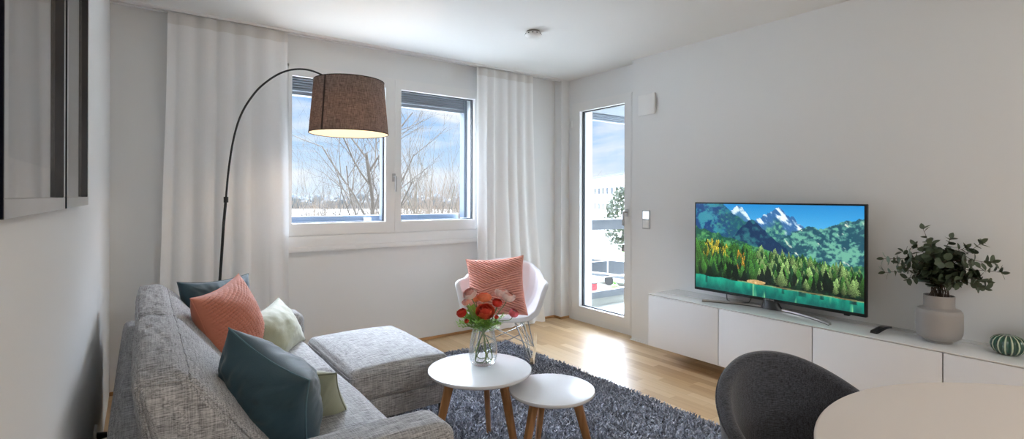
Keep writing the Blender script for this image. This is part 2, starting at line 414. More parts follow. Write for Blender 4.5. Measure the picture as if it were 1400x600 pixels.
def window_unit():
    root = bpy.data.objects.new('window_1', None); COL.objects.link(root); root.location = ((WX0 + WX1) / 2, BY, WZ0); root['kind'] = 'structure'
    fy0, fy1 = BY - .012, BY + .07
    fr = MB(); xm = 1.753
    fr.box(WX0, WX1, fy0 + .006, fy1, WZ0, WZ0 + .02); fr.box(WX0, WX1, fy0 + .006, fy1, WZ1 - .02, WZ1)
    fr.box(WX0, WX0 + .012, fy0 + .006, fy1, WZ0, WZ1); fr.box(WX1 - .012, WX1, fy0 + .006, fy1, WZ0, WZ1)
    fr.build('outer_frame', FRAMEW, root)
    for (a, b, g0, g1) in ((WX0 + .004, xm - .0015, .922, 1.668), (xm + .0015, WX1 - .004, 1.806, 2.548)):
        gz0, gz1 = 1.064, 2.194
        z0, z1 = WZ0 + .008, WZ1 - .008
        s = MB()
        for q in ((a, b, z0, gz0), (a, b, gz1, z1), (a, g0, gz0, gz1), (g1, b, gz0, gz1)): s.box(q[0], q[1], fy0, fy1, q[2], q[3])
        # chamfered bead round the pane
        sash = s.build('sash', FRAMEW, root, smooth=False)
        k = MB()
        for q in ((g0, g1, gz0, gz0 + .007), (g0, g1, gz1 - .007, gz1), (g0, g0 + .007, gz0, gz1), (g1 - .007, g1, gz0, gz1)): k.box(q[0], q[1], BY + .028, BY + .06, q[2], q[3])
        k.build('gasket', RUBBER, sash, smooth=False)
        MB().box(g0 + .001, g1 - .001, BY + .036, BY + .042, gz0 + .001, gz1 - .001).build('pane', GLASS, sash, smooth=False)
    MB().box(xm - .004, xm + .004, fy0 - .003, fy0 + .004, WZ0 + .01, WZ1 - .01, r=.001).build('meeting_bead', FRAMEW, root)
    h = MB(); hx = 1.738
    h.box(hx - .016, hx + .016, fy0 - .009, fy0, 1.40, 1.47, r=.005)
    h.tube([(hx, fy0 - .005, 1.435), (hx, fy0 - .045, 1.435)], .010, 12)
    h.build('rosette', STEEL, root)
    MB().box(hx - .009, hx + .009, fy0 - .056, fy0 - .040, 1.315, 1.447, r=.005).build('handle', STEEL, root)
window_unit()

def roller_unit():
    r = empty('roller_blind', (1.73, BY + .2, 2.05), 'grey slatted outside blind rolled up at the top of the two-pane window', 'blind')
    m = MB()
    for i in range(7): m.box(WX0, WX1, BY + .19, BY + .25, 2.125 + i * .02, 2.141 + i * .02, r=.003)
    m.build('slat_stack', GREYALU, r)
    MB().box(WX0, WX1, BY + .185, BY + .255, 2.085, 2.115, r=.003).build('bottom_bar', GREYALU, r)
    for x0, x1 in ((WX0, WX0 + .03), (1.72, 1.79), (WX1 - .03, WX1)):
        MB().box(x0, x1, BY + .18, BY + .26, 1.07, 2.30).build('guide_rail', mat('guide_grey', '6F7884', .5), r)
roller_unit()
# outside sill sheet with a small bracket
t = empty('outer_sill', (1.73, BY + .3, 1.0), 'blue-grey metal sill sheet outside the two-pane window', 'window sill')
MB().box(WX0, WX1, BY + .08, BY + .36, 1.02, 1.045, r=.003).box(WX0, WX1, BY + .34, BY + .37, 1.045, 1.105, r=.004).build('sill_sheet', mat('sill_bluegrey', '6B7887', .5), t)
MB().box(1.60, 1.66, BY + .30, BY + .335, 1.045, 1.085, r=.004).build('white_clip', WHITE, t)

def door_unit():
    root = bpy.data.objects.new('door_1', None); COL.objects.link(root); root.location = (DX, (DY0 + DY1) / 2, DZ0); root['kind'] = 'structure'
    x0, x1 = DX - .012, DX + .07
    g0, g1, gz0, gz1 = 3.258, 3.862, .155, 2.155
    fr = MB()
    fr.box(x0 + .004, x1, DY0, DY0 + .012, DZ0, DZ1); fr.box(x0 + .004, x1, DY1 - .012, DY1, DZ0, DZ1)
    fr.box(x0 + .004, x1, DY0, DY1, DZ1 - .014, DZ1); fr.box(x0 + .004, x1, DY0, DY1, DZ0, DZ0 + .014)
    fr.build('outer_frame', FRAMEW, root, smooth=False)
    s = MB()
    a, b, z0, z1 = DY0 + .006, DY1 - .006, DZ0 + .010, DZ1 - .008
    for q in ((a, b, z0, gz0), (a, b, gz1, z1), (a, g0, gz0, gz1), (g1, b, gz0, gz1)): s.box(x0, x1, q[0], q[1], q[2], q[3])
    sash = s.build('leaf', FRAMEW, root, smooth=False)
    k = MB()
    for q in ((g0, g1, gz0, gz0 + .008), (g0, g1, gz1 - .008, gz1), (g0, g0 + .008, gz0, gz1), (g1 - .010, g1, gz0, gz1)): k.box(DX + .028, DX + .06, q[0], q[1], q[2], q[3])
    k.build('gasket', RUBBER, sash, smooth=False)
    MB().box(DX + .036, DX + .042, g0 + .001, g1 - .001, gz0 + .001, gz1 - .001).build('pane', GLASS, sash, smooth=False)
    hy = 3.222
    MB().box(x0 - .009, x0, hy - .016, hy + .016, 1.095, 1.165, r=.005).tube([(x0 - .004, hy, 1.135), (x0 - .05, hy, 1.135)], .010, 12).build('rosette', STEEL, root)
    MB().box(x0 - .062, x0 - .044, hy - .010, hy + .010, 1.010, 1.147, r=.006).build('handle', STEEL, root)
    for z in (.12, 2.0):
        MB().tube([(x0 - .004, DY1 - .004, z), (x0 - .004, DY1 - .004, z + .07)], .007, 10).build('hinge', FRAMEW, root)
door_unit()

# curtain rail on the ceiling
t = empty('curtain_rail', (1.7, 4.04, 2.48), 'slim white curtain rail with a dark slot along the ceiling over the window', 'curtain rail')
MB().box(LX, RX, 4.052, 4.066, 2.484, 2.5).box(LX, RX, 4.012, 4.026, 2.484, 2.5).build('rail_profile', WHITE, t, smooth=False)
MB().box(LX, RX, 4.026, 4.052, 2.494, 2.4995).build('slot', mat('slot_dark', '55534F', .8), t, smooth=False)

# ================================================================== CURTAINS
CURT = mat_cloth_sheer('sheer_white', 'FDFDFD', .18, .03)
def curtain(label, x0, x1, folds, seed, flare0=0, flare1=0, pull=None, zb=.015, hem=None):
    r = random.Random(seed)
    nu, nv = folds * 22, 60
    ph = [r.uniform(-.6, .6) for _ in range(folds + 2)]; am = [r.uniform(.5, 1.25) for _ in range(folds + 2)]
    def fn(u, v):
        zt = 2.482; z = zb + (zt - zb) * v; d = 1 - v
        x = x0 + (x1 - x0) * u
        x += flare0 * d ** 1.5 * (1 - u) + flare1 * d ** 2.2 * u
        k = u * folds; i = int(k); fr = k - i
        a0 = am[i] * (1 - fr) + am[i + 1] * fr; p0 = ph[i] * (1 - fr) + ph[i + 1] * fr
        w = (.010 + .015 * d) * a0
        y = 4.04 + w * math.sin(2 * PI * (k + p0 * (.25 + .75 * d))) + .012 * d * noise.noise(Vector((u * 9 + seed, z * .8, 0)))
        x += .005 * math.cos(2 * PI * (k + p0)) * (1 + d) + .014 * d * noise.noise(Vector((z * 1.1, seed, u * 3)))
        y -= .020 * d * d
        z += .012 * noise.noise(Vector((u * 13, seed, 4))) * (d > .97)
        return (x, min(y, 4.118), max(z, .004))
    mb = MB(); mb.grid(fn, nu, nv)
    o = mb.build('curtain', CURT, angle=180, recalc=False)
    tag(o, label, 'curtain', None)
    # gathering tape along the top
    tp = MB(); tp.grid(lambda u, v: (lambda p: (p[0], p[1] - .0022, p[2] - .002))(fn(u, 1 - .03 * (1 - v))), nu, 3)
    tp.build('heading_tape', mat_cloth_sheer('tape_white', 'EDEBE8', .2), o, angle=180, recalc=False)
    return o
curtain('wide white sheer curtain hanging left of the window behind the sofa and arc lamp', .135, .872, 6, 3, flare0=-.06, flare1=.035)
curtain('white sheer curtain hanging right of the window behind the rocking armchair', 2.508, 3.172, 6, 11, flare0=-.0, flare1=.15)

# ================================================================== SOFA
sofa = empty('sofa', (.38, 2.5, 0), 'grey linen three-seat sofa with loose back cushions along the left wall', 'sofa')
SX0, SX1, SY0, SY1 = -.078, .80, 1.43, 3.50
def soft_obj(name, cx, cy, cz, hx, hy, hz, r, bulge, parent, material=SOFA, **kw):
    mb = softbox(hx, hy, hz, r, bulge, **kw); place(mb, Matrix.Translation((cx, cy, cz)))
    return mb.build(name, material, parent, weld=1e-5, angle=180)
MB().box(SX0 + .03, SX1 - .06, SY0 + .02, SY1 - .02, .16, .31, r=.03).build('base', SOFA, sofa)
soft_obj('back_frame', SX0 + .085, (SY0 + SY1) / 2, .375, .085, (SY1 - SY0) / 2, .225, .03, (.008, 0, .006), sofa, n=26)
for y0, y1 in ((SY0 - .01, 1.61), (3.32, SY1)):
    soft_obj('armrest', (SX0 + .1 + SX1 + .02) / 2, (y0 + y1) / 2, .355, (SX1 + .02 - SX0 - .1) / 2, (y1 - y0) / 2, .20, .05, (.01, .008, .012), sofa, n=24)
for i, (y0, y1) in enumerate(((1.612, 2.462), (2.468, 3.318))):
    sc = soft_obj('seat_cushion', .455, (y0 + y1) / 2, .375, .305, (y1 - y0) / 2, .075, .035, (.012, .0, .014), sofa, n=26, wr=.004, seed=i * 5)
    pth = []
    for (x, y) in ((.755, y0 + .02), (.755, y1 - .02)): pth.append((x + .002, y, .427))
    MB().tube(pth, .004, 6).build('piping', SOFA, sc)
def back_cushion(y0, y1, seed):
    hy = (y1 - y0) / 2
    def sh(P):
        # section: narrow rounded top, thick foot; leans back
        v = (P.z + .18) / .36; x = P.x
        wid = .44 + .68 * (1 - v)
        gather = .004 * math.sin(P.y * 95 + 3 * noise.noise(Vector((P.y * 6, seed, 0)))) * max(0, 1 - abs(v - .93) * 2.2) * noise.noise(Vector((P.y * 8, P.x * 9, seed)))
        x = x * wid - .080 * v + .085 * (1 - v)
        sag = -.022 * math.cos(P.y / hy * PI * .5) * max(0, v) * noise.noise(Vector((seed, 1, 2))) - .018 * (abs(P.y) / hy) ** 4 * v
        z = P.z + gather * 2.0 + sag
        return (x + gather, P.y, z)
    rr = .046; hx_, hz_ = .145, .185; T = Vector((.125, (y0 + y1) / 2, .625)); bul = (.040, .012, .020)
    mb = softbox(hx_, hy, hz_, rr, bul, n=48, wr=.012, wscale=(9, 13, 5), seed=seed * 3.7, shape=sh)
    place(mb, Matrix.Translation(T))
    o = mb.build('back_cushion', SOFA, sofa, weld=1e-5, angle=180)
    # welted seams: along the top edges and round both end panels
    def surf(px, py, pz):
        P = Vector((px, py, pz)); nn = noise.fractal(Vector((P.x * 9 + seed * 3.7, P.y * 13, P.z * 5)), 1, 2, 3); P += P.normalized() * (nn * .012 + .0015)
        return Vector(sh(P)) + T
    q = rr * .293
    for sx in (-1, 1):
        MB().tube([surf(sx * (hx_ - q), -(hy - q) + 2 * (hy - q) * k / 60, hz_ - q) for k in range(61)], .0030, 6).build('piping', SOFA, o)
    for sy in (-1, 1):
        lp = []; ex, ez, cr = hx_ - q, hz_ - q, rr * .7
        for (cx, cz, a0) in ((ex - cr, ez - cr, 0), (-ex + cr, ez - cr, 90), (-ex + cr, -ez + cr, 180), (ex - cr, -ez + cr, 270)):
            for k in range(6):
                a = math.radians(a0 + 18 * k); lp.append(surf(cx + cr * math.cos(a), sy * (hy - q), cz + cr * math.sin(a)))
        MB().tube(lp, .0030, 6, closed=True).build('piping', SOFA, o)
back_cushion(1.62, 2.50, 1.3)
back_cushion(2.51, 3.33, 4.1)
for x in (SX0 + .08, SX1 - .08):
    for y in (SY0 + .08, SY1 - .08):
        MB().tube([(x, y, 0), (x, y, .17)], [.014, .022], 14).build('leg', BLACKP, sofa)

# ottoman
ott = empty('footstool', (1.075, 2.81, 0), 'grey linen square footstool standing in front of the sofa below the window', 'footstool')
ox0, ox1, oy0, oy1 = .805, 1.345, 2.425, 3.20
def ottoman():
    cx, cy = (ox0 + ox1) / 2, (oy0 + oy1) / 2
    soft_obj('top_cushion', cx, cy, .353, (ox1 - ox0) / 2, (oy1 - oy0) / 2, .076, .030, (.004, .004, .036), ott, n=30, wr=.003)
    MB().box(ox0 + .006, ox1 - .006, oy0 + .006, oy1 - .006, .172, .280, r=.014).build('base', SOFA, ott)
    r = .03
    pts = []
    for (px, py, a0) in ((ox1 - r, oy1 - r, 0), (ox0 + r, oy1 - r, 90), (ox0 + r, oy0 + r, 180), (ox1 - r, oy0 + r, 270)):
        for k in range(7):
            a = math.radians(a0 + 15 * k); pts.append((px + (r + .001) * math.cos(a), py + (r + .001) * math.sin(a), .399))
    MB().tube(pts, .0035, 6, closed=True).build('piping', SOFA, ott)
    for x in (ox0 + .05, ox1 - .035):
        for y in (oy0 + .035, oy1 - .05): MB().tube([(x, y, 0), (x, y, .18)], [.010, .016], 12).build('leg', BLACKP, ott)
ottoman()

# ================================================================== CUSHIONS
TEAL = mat('teal_velvet', '2A454F', .62, sheen=.45, var=.10, vscale=9, bump=.15, bscale=300)
TEAL2 = mat('teal_velvet_light', '2C4853', .62, sheen=.4, var=.10, vscale=9, bump=.15, bscale=300)
ORANGE = mat('terracotta_quilt', 'C0745A', .75, sheen=.35, var=.05, vscale=12, bump=.2, bscale=240)
PINK = mat('salmon_pleat', 'DC9C8D', .8, sheen=.1, var=.05, vscale=12, bump=.15, bscale=240)
SAGE = mat('sage_velvet', 'A5A68C', .7, sheen=.5, var=.06, vscale=8, bump=.15, bscale=260)
TEALS = mat('teal_seam_highlight', '5F7F89', .6)  # highlight along the seam, put into a lighter colour
SAGE_L = mat('sage_seam', '8D8E76', .7)
def quilt(u, v):
    a = (u * .92 + v * .4) * 9; b = (v * .95 - u * .3) * 15
    ga = abs(((a) % 1) - .5) * 2; gb = abs((b % 1) - .5) * 2
    return -.008 * (max(0, gb - .6) / .4) - .004 * (max(0, ga - .86) / .14)
def pleats(u, v):
    # fans of folds meeting at angles
    if v > .15 + .5 * u: d = (u * .5 + v * .87) * 13
    elif v > -.35 - .25 * u: d = (v * .98 - u * .2 + 2) * 12.5
    else: d = (v * .96 + u * .28 + 2) * 12.5
    f = d % 1
    return -.016 * (abs(f - .5) * 2) ** 3
pillow('cushion', 'dark teal cushion leaning at the far end of the sofa behind the terracotta one', 'sofa cushions', .39, .41, .19,
       frame_M((.340, 3.17, .630), (.90, .44, -.02), (.42, -.88, .22)), TEAL, seed=2, wr=.012, ear=.11)
pillow('cushion', 'terracotta quilted cushion between the dark teal and the upper sage cushion', 'sofa cushions', .42, .42, .25,
       frame_M((.345, 2.77, .652), (.60, .78, .12), (.78, -.56, .26)), ORANGE, seed=5, n=150, pleat=quilt, wr=.005, ear=.11, power=.5)
pillow('cushion', 'small sage green cushion leaning on the terracotta cushion', 'sofa cushions', .46, .29, .17,
       frame_M((.585, 2.95, .560), (.56, .80, .06), (.72, -.46, .52)), SAGE, seed=8, wr=.007, seam_mat=SAGE_L, ear=.12, power=.5)
pillow('cushion', 'small sage green cushion half hidden behind the large front teal cushion', 'sofa cushions', .35, .34, .15,
       frame_M((.490, 2.03, .510), (.75, -.60, 0), (-.48, -.60, -.573)), SAGE, seed=9, wr=.007, seam_mat=SAGE_L, ear=.12, power=.5)
pillow('cushion', 'large dark teal cushion nearest the camera, leaning on the sofa back', 'sofa cushions', .39, .40, .29,
       frame_M((.345, 1.83, .600), (.38, -.86, -.30), (-.86, -.36, -.26)), TEAL2, seed=12, n=64, wr=.014, seam_mat=TEALS, ear=.13, power=.5)

# ================================================================== RUG
rug = empty('rug', (1.76, 2.42, 0), 'dark blue-grey shaggy rug under the coffee tables', 'rug')
RG = (.96, 2.575, 1.15, 3.64)
MB().box(RG[0], RG[1], RG[2], RG[3], .0, .012, r=.004).build('backing', mat('rug_backing', '3B3E45', .95), rug)
def rug_pile():
    n = 62000
    x = rng.uniform(RG[0] - .004, RG[1] + .004, n); y = rng.uniform(RG[2], RG[3] + .004, n)
    h = rng.uniform(.018, .036, n) * (1 + .3 * np.sin(x * 23 + 2 * np.sin(y * 9)) * np.sin(y * 19))
    a = rng.uniform(0, 2 * PI, n); w = rng.uniform(.0028, .0052, n)
    le = rng.uniform(.004, .026, n); la = rng.uniform(0, 2 * PI, n)
    lean = np.stack([np.cos(la) * le, np.sin(la) * le], 1)
    # keep feet of furniture readable: pile is laid flatter there
    V = np.zeros((n, 8, 3)); dx = np.cos(a) * w; dy = np.sin(a) * w
    for k, (t_, ws) in enumerate(((0, 1.0), (.45, 1.15), (.8, .95), (1, .35))):
        cx = x + lean[:, 0] * t_ ** 1.6; cy = y + lean[:, 1] * t_ ** 1.6; cz = .008 + h * (t_ - .22 * t_ * t_)
        V[:, 2 * k] = np.stack([cx - dx * ws, cy - dy * ws, cz], 1); V[:, 2 * k + 1] = np.stack([cx + dx * ws, cy + dy * ws, cz], 1)
    V = V.reshape(-1, 3) - np.array(rug.location)
    b = np.arange(n)[:, None, None] * 8; F = (b + np.array([[[0, 1, 3, 2], [2, 3, 5, 4], [4, 5, 7, 6]]])).reshape(-1, 4)
    me = bpy.data.meshes.new('pile'); me.vertices.add(len(V)); me.vertices.foreach_set('co', V.ravel())
    me.loops.add(F.size); me.loops.foreach_set('vertex_index', F.ravel().astype(np.int32)); me.polygons.add(len(F))
    me.polygons.foreach_set('loop_start', np.arange(0, F.size, 4, dtype=np.int32)); me.polygons.foreach_set('loop_total', np.full(len(F), 4, dtype=np.int32))
    me.update(); me.validate()
    m, nt, bs = base('rug_yarn'); N = nt.nodes.new; L = nt.links.new
    gi = N('ShaderNodeNewGeometry'); cr = N('ShaderNodeValToRGB'); L(gi.outputs['Random Per Island'], cr.inputs[0])
    e = cr.color_ramp.elements; e[0].color = (*lin('6C707B'), 1); e[1].color = (*lin('C6CAD4'), 1); e[1].position = 1
    q = e.new(.55); q.color = (*lin('989DAA'), 1)
    L(cr.outputs[0], bs.inputs['Base Color']); bs.inputs['Roughness'].default_value = .8; bs.inputs['Sheen Weight'].default_value = .3
    me.materials.append(m); o = bpy.data.objects.new('pile', me); COL.objects.link(o); o.parent = rug; o['kind'] = 'stuff'
rug_pile()

# ================================================================== COFFEE TABLES
TOPW = mat('table_white', 'DEDFE1', .22, coat=.3)
FH = Vector((math.sin(YAW), math.cos(YAW), 0)); RH = Vector((math.cos(YAW), -math.sin(YAW), 0))
def side_table(label, cx, cy, R, h, legs):
    t = empty('coffee_table', (cx, cy, 0), label, 'coffee table', 'pair of round white coffee tables')
    prof = [(0, h - .020), (R - .012, h - .020), (R - .003, h - .014), (R, h - .006), (R - .002, h - .001), (R - .006, h), (0, h)]
    MB().lathe(prof, 96, (cx, cy, 0)).build('tabletop', TOPW, t, angle=50, weld=1e-6)
    for (la, fw) in legs:
        d = RH * la + FH * fw; top = Vector((cx, cy, h - .021)) + d; dn = d.normalized(); foot = Vector((cx, cy, .013)) + d + dn * .10
        tn = dn.cross(Vector((0, 0, 1)))
        vs = []
        K = 8
        ring = []
        for k in range(9):
            s_ = k / 8; p = top.lerp(foot, s_); wd = (.023 - .009 * s_); wt = (.016 - .005 * s_)
            ring.append((p, wd, wt))
        m = MB(); n = 12
        for p, wd, wt in ring:
            for q in range(n):
                a = 2 * PI * q / n; ca, sa = math.cos(a), math.sin(a); ca = math.copysign(abs(ca) ** .55, ca); sa = math.copysign(abs(sa) ** .55, sa)
                vs.append(p + dn * ca * wd + tn * sa * wt)
        fs = [(i * n + q, i * n + (q + 1) % n, (i + 1) * n + (q + 1) % n, (i + 1) * n + q) for i in range(8) for q in range(n)] + [tuple(range(n)), tuple(8 * n + q for q in range(n))]
        m.add(vs, fs).build('leg', WOOD, t)
side_table('larger round white coffee table holding the glass vase of flowers', 1.33, 2.10, .25, .447, ((-.132, -.055), (.02, .145), (.113, -.092)))
side_table('smaller lower round white coffee table in front of the larger one', 1.545, 1.817, .20, .389, ((-.080, -.075), (-.03, .106), (.106, -.035)))

# ================================================================== VASE WITH FLOWERS
VC = Vector((1.372, 2.137, .447))
vg = mat_glass('vase_glass', (.965, .98, .98), .05, .75)
v = MB()
outer = [(0, .001), (.048, .001), (.058, .006), (.066, .020), (.0705, .045), (.0700, .075), (.0650, .115), (.0585, .150), (.0530, .176), (.0500, .196)]
inner = [(.0478, .196), (.0508, .176), (.0563, .150), (.0628, .115), (.0678, .075), (.0680, .047), (.063, .024), (.050, .014), (0, .012)]
v.lathe(outer + inner, 64, VC)
o = v.build('vase', vg, weld=1e-6, angle=60, origin=tuple(VC)); tag(o, 'clear glass vase full of looping flower stems on the larger coffee table', 'vase')
STEM = mat('stem_green', '6E8658', .5); LEAFG = mat('leaf_green', '86B24E', .55, var=.2, vscale=30)
def petal_bloom(c, r, tilt, layers, cols, openness, nm, parent, seed):
    """ranunculus: nested rings of cupped petals round a tight heart"""
    R = random.Random(seed); m = MB()
    M = Matrix.Translation(c) @ Matrix.Rotation(tilt[0], 4, 'X') @ Matrix.Rotation(tilt[1], 4, 'Y')
    for li in range(layers):
        f = (li + 1) / layers; rr = r * (.30 + .70 * f); n = 4 + li
        pm = math.radians((152 - 62 * openness * f) - 12 * f)       # how far each petal closes over the heart
        for k in range(n):
            a0 = 2 * PI * k / n + li * .7 + R.uniform(-.15, .15); wd = 2 * PI / n * .68; wob = R.uniform(.94, 1.06)
            def fn(u, v, a0=a0, rr=rr, wd=wd, pm=pm, wob=wob):
                edge = 1 - .16 * (2 * u - 1) ** 2 * v
                ph = pm * v * edge * wob
                aa = a0 + (u - .5) * 2 * wd
                rad = rr * math.sin(ph) * (1 + .04 * math.sin(u * 9 + a0 * 5) * v); z = -rr * math.cos(ph) * .85 + (r - rr) * .42 * openness
                if v > .9: rad += rr * .05
                return M @ Vector((rad * math.cos(aa), rad * math.sin(aa), z))
            m.grid(fn, 7, 8, mi=(0 if f > .55 else 1))
    # bulbous heart
    m.lathe([(0, -r * .35), (r * .15, -r * .30), (r * .20, 0), (r * .16, r * .25), (r * .08, r * .36), (0, r * .34)], 14, (0, 0, 0), mi=1)
    k = 14 * 6; m.v[-k:] = [tuple(M @ Vector(q)) for q in m.v[-k:]]
    return m.build('petals', [cols[0], cols[1]], parent, angle=180, recalc=False)
CR = mat('petal_coral', 'F07250', .6, var=.12, vscale=60); CRD = mat('petal_red', 'D9452F', .6); ORG = mat('petal_orange', 'F08A64', .6, var=.1, vscale=60)
PK = mat('petal_pink', 'F9DDD6', .65, var=.08, vscale=60); PKD = mat('petal_pink_deep', 'E6A89C', .65); RD = mat('petal_scarlet', 'CF3325', .6, var=.1, vscale=60); ROSE = mat('petal_rose', 'D8626A', .6, var=.15, vscale=70)
YEL = mat('heart_green', '9A8A3A', .6)
G_FL = 'ranunculus flowers in the glass vase'
FL = [  # lateral, forward, z, radius (scaled below), tilt, layers, colours, open, label
    (-.067, -.02, .803, .030, (.5, -.5), 6, (PK, PKD), .75, 'pale pink ranunculus flower highest at the left of the bouquet'),
    (.004, .02, .780, .031, (-.15, .1), 7, (ORG, CR), .8, 'orange ranunculus flower just above the big coral one'),
    (.012, -.055, .724, .038, (.75, .1), 8, (CR, CRD), .85, 'largest coral red ranunculus flower in the middle of the bouquet, open towards the camera'),
    (.068, .0, .752, .021, (.2, .3), 4, (RD, CRD), .15, 'round scarlet ranunculus flower right of the two large open ones'),
    (.090, .04, .796, .029, (.1, .2), 5, (PK, PKD), .5, 'pale pink ranunculus flower highest at the right of the bouquet'),
    (.124, .02, .782, .030, (.2, .6), 5, (PK, PKD), .55, 'pale pink ranunculus flower touching the highest right one on its right'),
    (.150, -.01, .703, .021, (.1, .9), 4, (ROSE, PK), .1, 'rose pink ranunculus bud farthest right in the bouquet'),
    (-.088, .01, .752, .017, (.1, -.5), 4, (PKD, PK), .2, 'small peach ranunculus bud at the left under the pale pink flower'),
    (-.105, -.03, .708, .021, (.5, -.7), 4, (RD, CRD), .4, 'scarlet ranunculus flower farthest left in the bouquet'),
    (-.078, -.05, .672, .010, (.4, -.5), 3, (CRD, RD), .0, 'tiny dark red ranunculus bud lowest at the left'),
    (.066, -.04, .690, .009, (.4, .3), 3, (CRD, RD), .0, 'tiny dark red ranunculus bud low at the right, in the leaves'),
    (-.040, .03, .765, .017, (.0, -.2), 4, (ORG, PKD), .2, 'small peach ranunculus bud half hidden behind the orange flower'),
]
for i, (la, fw, z, r, tilt, ly, cols, op, lab) in enumerate(FL):
    r *= 1.18
    c = Vector((VC.x, VC.y, 0)) + RH * la + FH * fw + Vector((0, 0, z))
    # tilt axes follow the camera-facing frame
    f = empty('ranunculus_flower', (VC.x, VC.y, .447 + .015), lab, 'flower', G_FL)
    M_t = (tilt[0], tilt[1])
    # orient: lean forward = towards camera
    ax = Vector((0, 0, 1)) + (-FH) * math.sin(tilt[0]) * 1.1 + RH * math.sin(tilt[1]) * .7
    q = Vector((0, 0, 1)).rotation_difference(ax.normalized()).to_euler()
    mm = petal_bloom((0, 0, 0), r, (0, 0), ly, cols, op, 'petals', None, i)
    me = mm.data; R_ = Matrix.Translation(c - f.location) @ q.to_matrix().to_4x4(); off = mm.location.copy()
    me.transform(R_ @ Matrix.Translation(off)); mm.location = (0, 0, 0); mm.parent = f
    axn = ax.normalized(); b0 = c - axn * r * .35
    rr = random.Random(i + 40)
    an = 2 * PI * i / 12 * 2.4; rim = VC + Vector((math.cos(an) * .022, math.sin(an) * .022, .19)) + (RH * la + FH * fw) * .14
    lo = VC + Vector((-math.cos(an) * .045, -math.sin(an) * .045, .045)); lp = VC + Vector((math.cos(an + 1.9) * .045, math.sin(an + 1.9) * .045, .030)); e = VC + Vector((math.cos(an + 2.6) * .04, math.sin(an + 2.6) * .04, .09))
    ctrl = [b0, b0 - axn * .03, rim.lerp(b0, .35), rim, VC + Vector((0, 0, .12)) + (lo - VC) * .3, lo, lo.lerp(lp, .5) + Vector((0, 0, -.022)), lp, e]
    pts = []
    for k in range(len(ctrl) - 1):
        p0 = ctrl[max(0, k - 1)]; p1 = ctrl[k]; p2 = ctrl[k + 1]; p3 = ctrl[min(len(ctrl) - 1, k + 2)]
        for s_ in range(6):
            t_ = s_ / 6; pts.append(.5 * ((2 * p1) + (p2 - p0) * t_ + (2 * p0 - 5 * p1 + 4 * p2 - p3) * t_ ** 2 + (3 * p1 - p0 - 3 * p2 + p3) * t_ ** 3))
    for k_ in range(len(pts)):   # stay inside the glass
        if pts[k_].z < VC.z + .195:
            hh = pts[k_].z - VC.z; lim = float(np.interp(hh, [.012, .024, .047, .075, .115, .15, .196], [.038, .056, .062, .062, .057, .05, .043]))
            d = Vector((pts[k_].x - VC.x, pts[k_].y - VC.y)); 
            if d.length > lim: d = d.normalized() * lim
            pts[k_] = Vector((VC.x + d.x, VC.y + d.y, max(pts[k_].z, VC.z + .018)))
    MB().tube(pts, .0022, 6).build('stem', STEM, f)
# feathery leaves at the mouth of the vase
fo = MB(); R = random.Random(5)
for i in range(52):
    a = R.uniform(0, 2 * PI); rad = R.uniform(.015, .05); base_p = VC + Vector((math.cos(a) * rad * .7, math.sin(a) * rad * .7, .185 + R.uniform(-.01, .02)))
    d = (Vector((math.cos(a), math.sin(a), 0)) * R.uniform(.3, 1.3) + Vector((0, 0, R.uniform(.35, 1)))).normalized(); ln = R.uniform(.06, .115)
    if d.dot(RH) < 0: ln *= 1.12
    side = d.cross(Vector((0, 0, 1))).normalized()
    def lp(t_, o_): return base_p + d * ln * t_ + Vector((0, 0, -.030 * t_ * t_)) + side * o_
    fo.tube([lp(0, 0), lp(.5, 0), lp(1, 0)], [.0016, .0012, .0008], 4)
    for k in range(5):
        t_ = .3 + .16 * k
        for sg in (-1, 1):
            p = lp(t_, 0); w_ = (d * .5 + side * sg * R.uniform(.6, 1.0) + Vector((0, 0, R.uniform(-.1, .4)))).normalized(); l2 = ln * R.uniform(.26, .42) * (1.15 - t_ * .4)
            nrm = w_.cross(d).normalized(); wd = w_.cross(nrm).normalized() * l2 * .27
            fo.add([p, p + w_ * l2 * .45 + wd, p + w_ * l2 + nrm * .003, p + w_ * l2 * .45 - wd], [(0, 1, 2, 3)])
    p = lp(1, 0); fo.add([p, p + d * ln * .12 + side * .004, p + d * ln * .3, p + d * ln * .12 - side * .004], [(0, 1, 2, 3)])
o = fo.build('flower_foliage', LEAFG, angle=60, recalc=False, origin=tuple(VC + Vector((0, 0, .18)))); tag(o, 'feathery bright green leaves spilling over the rim of the glass vase', 'foliage')

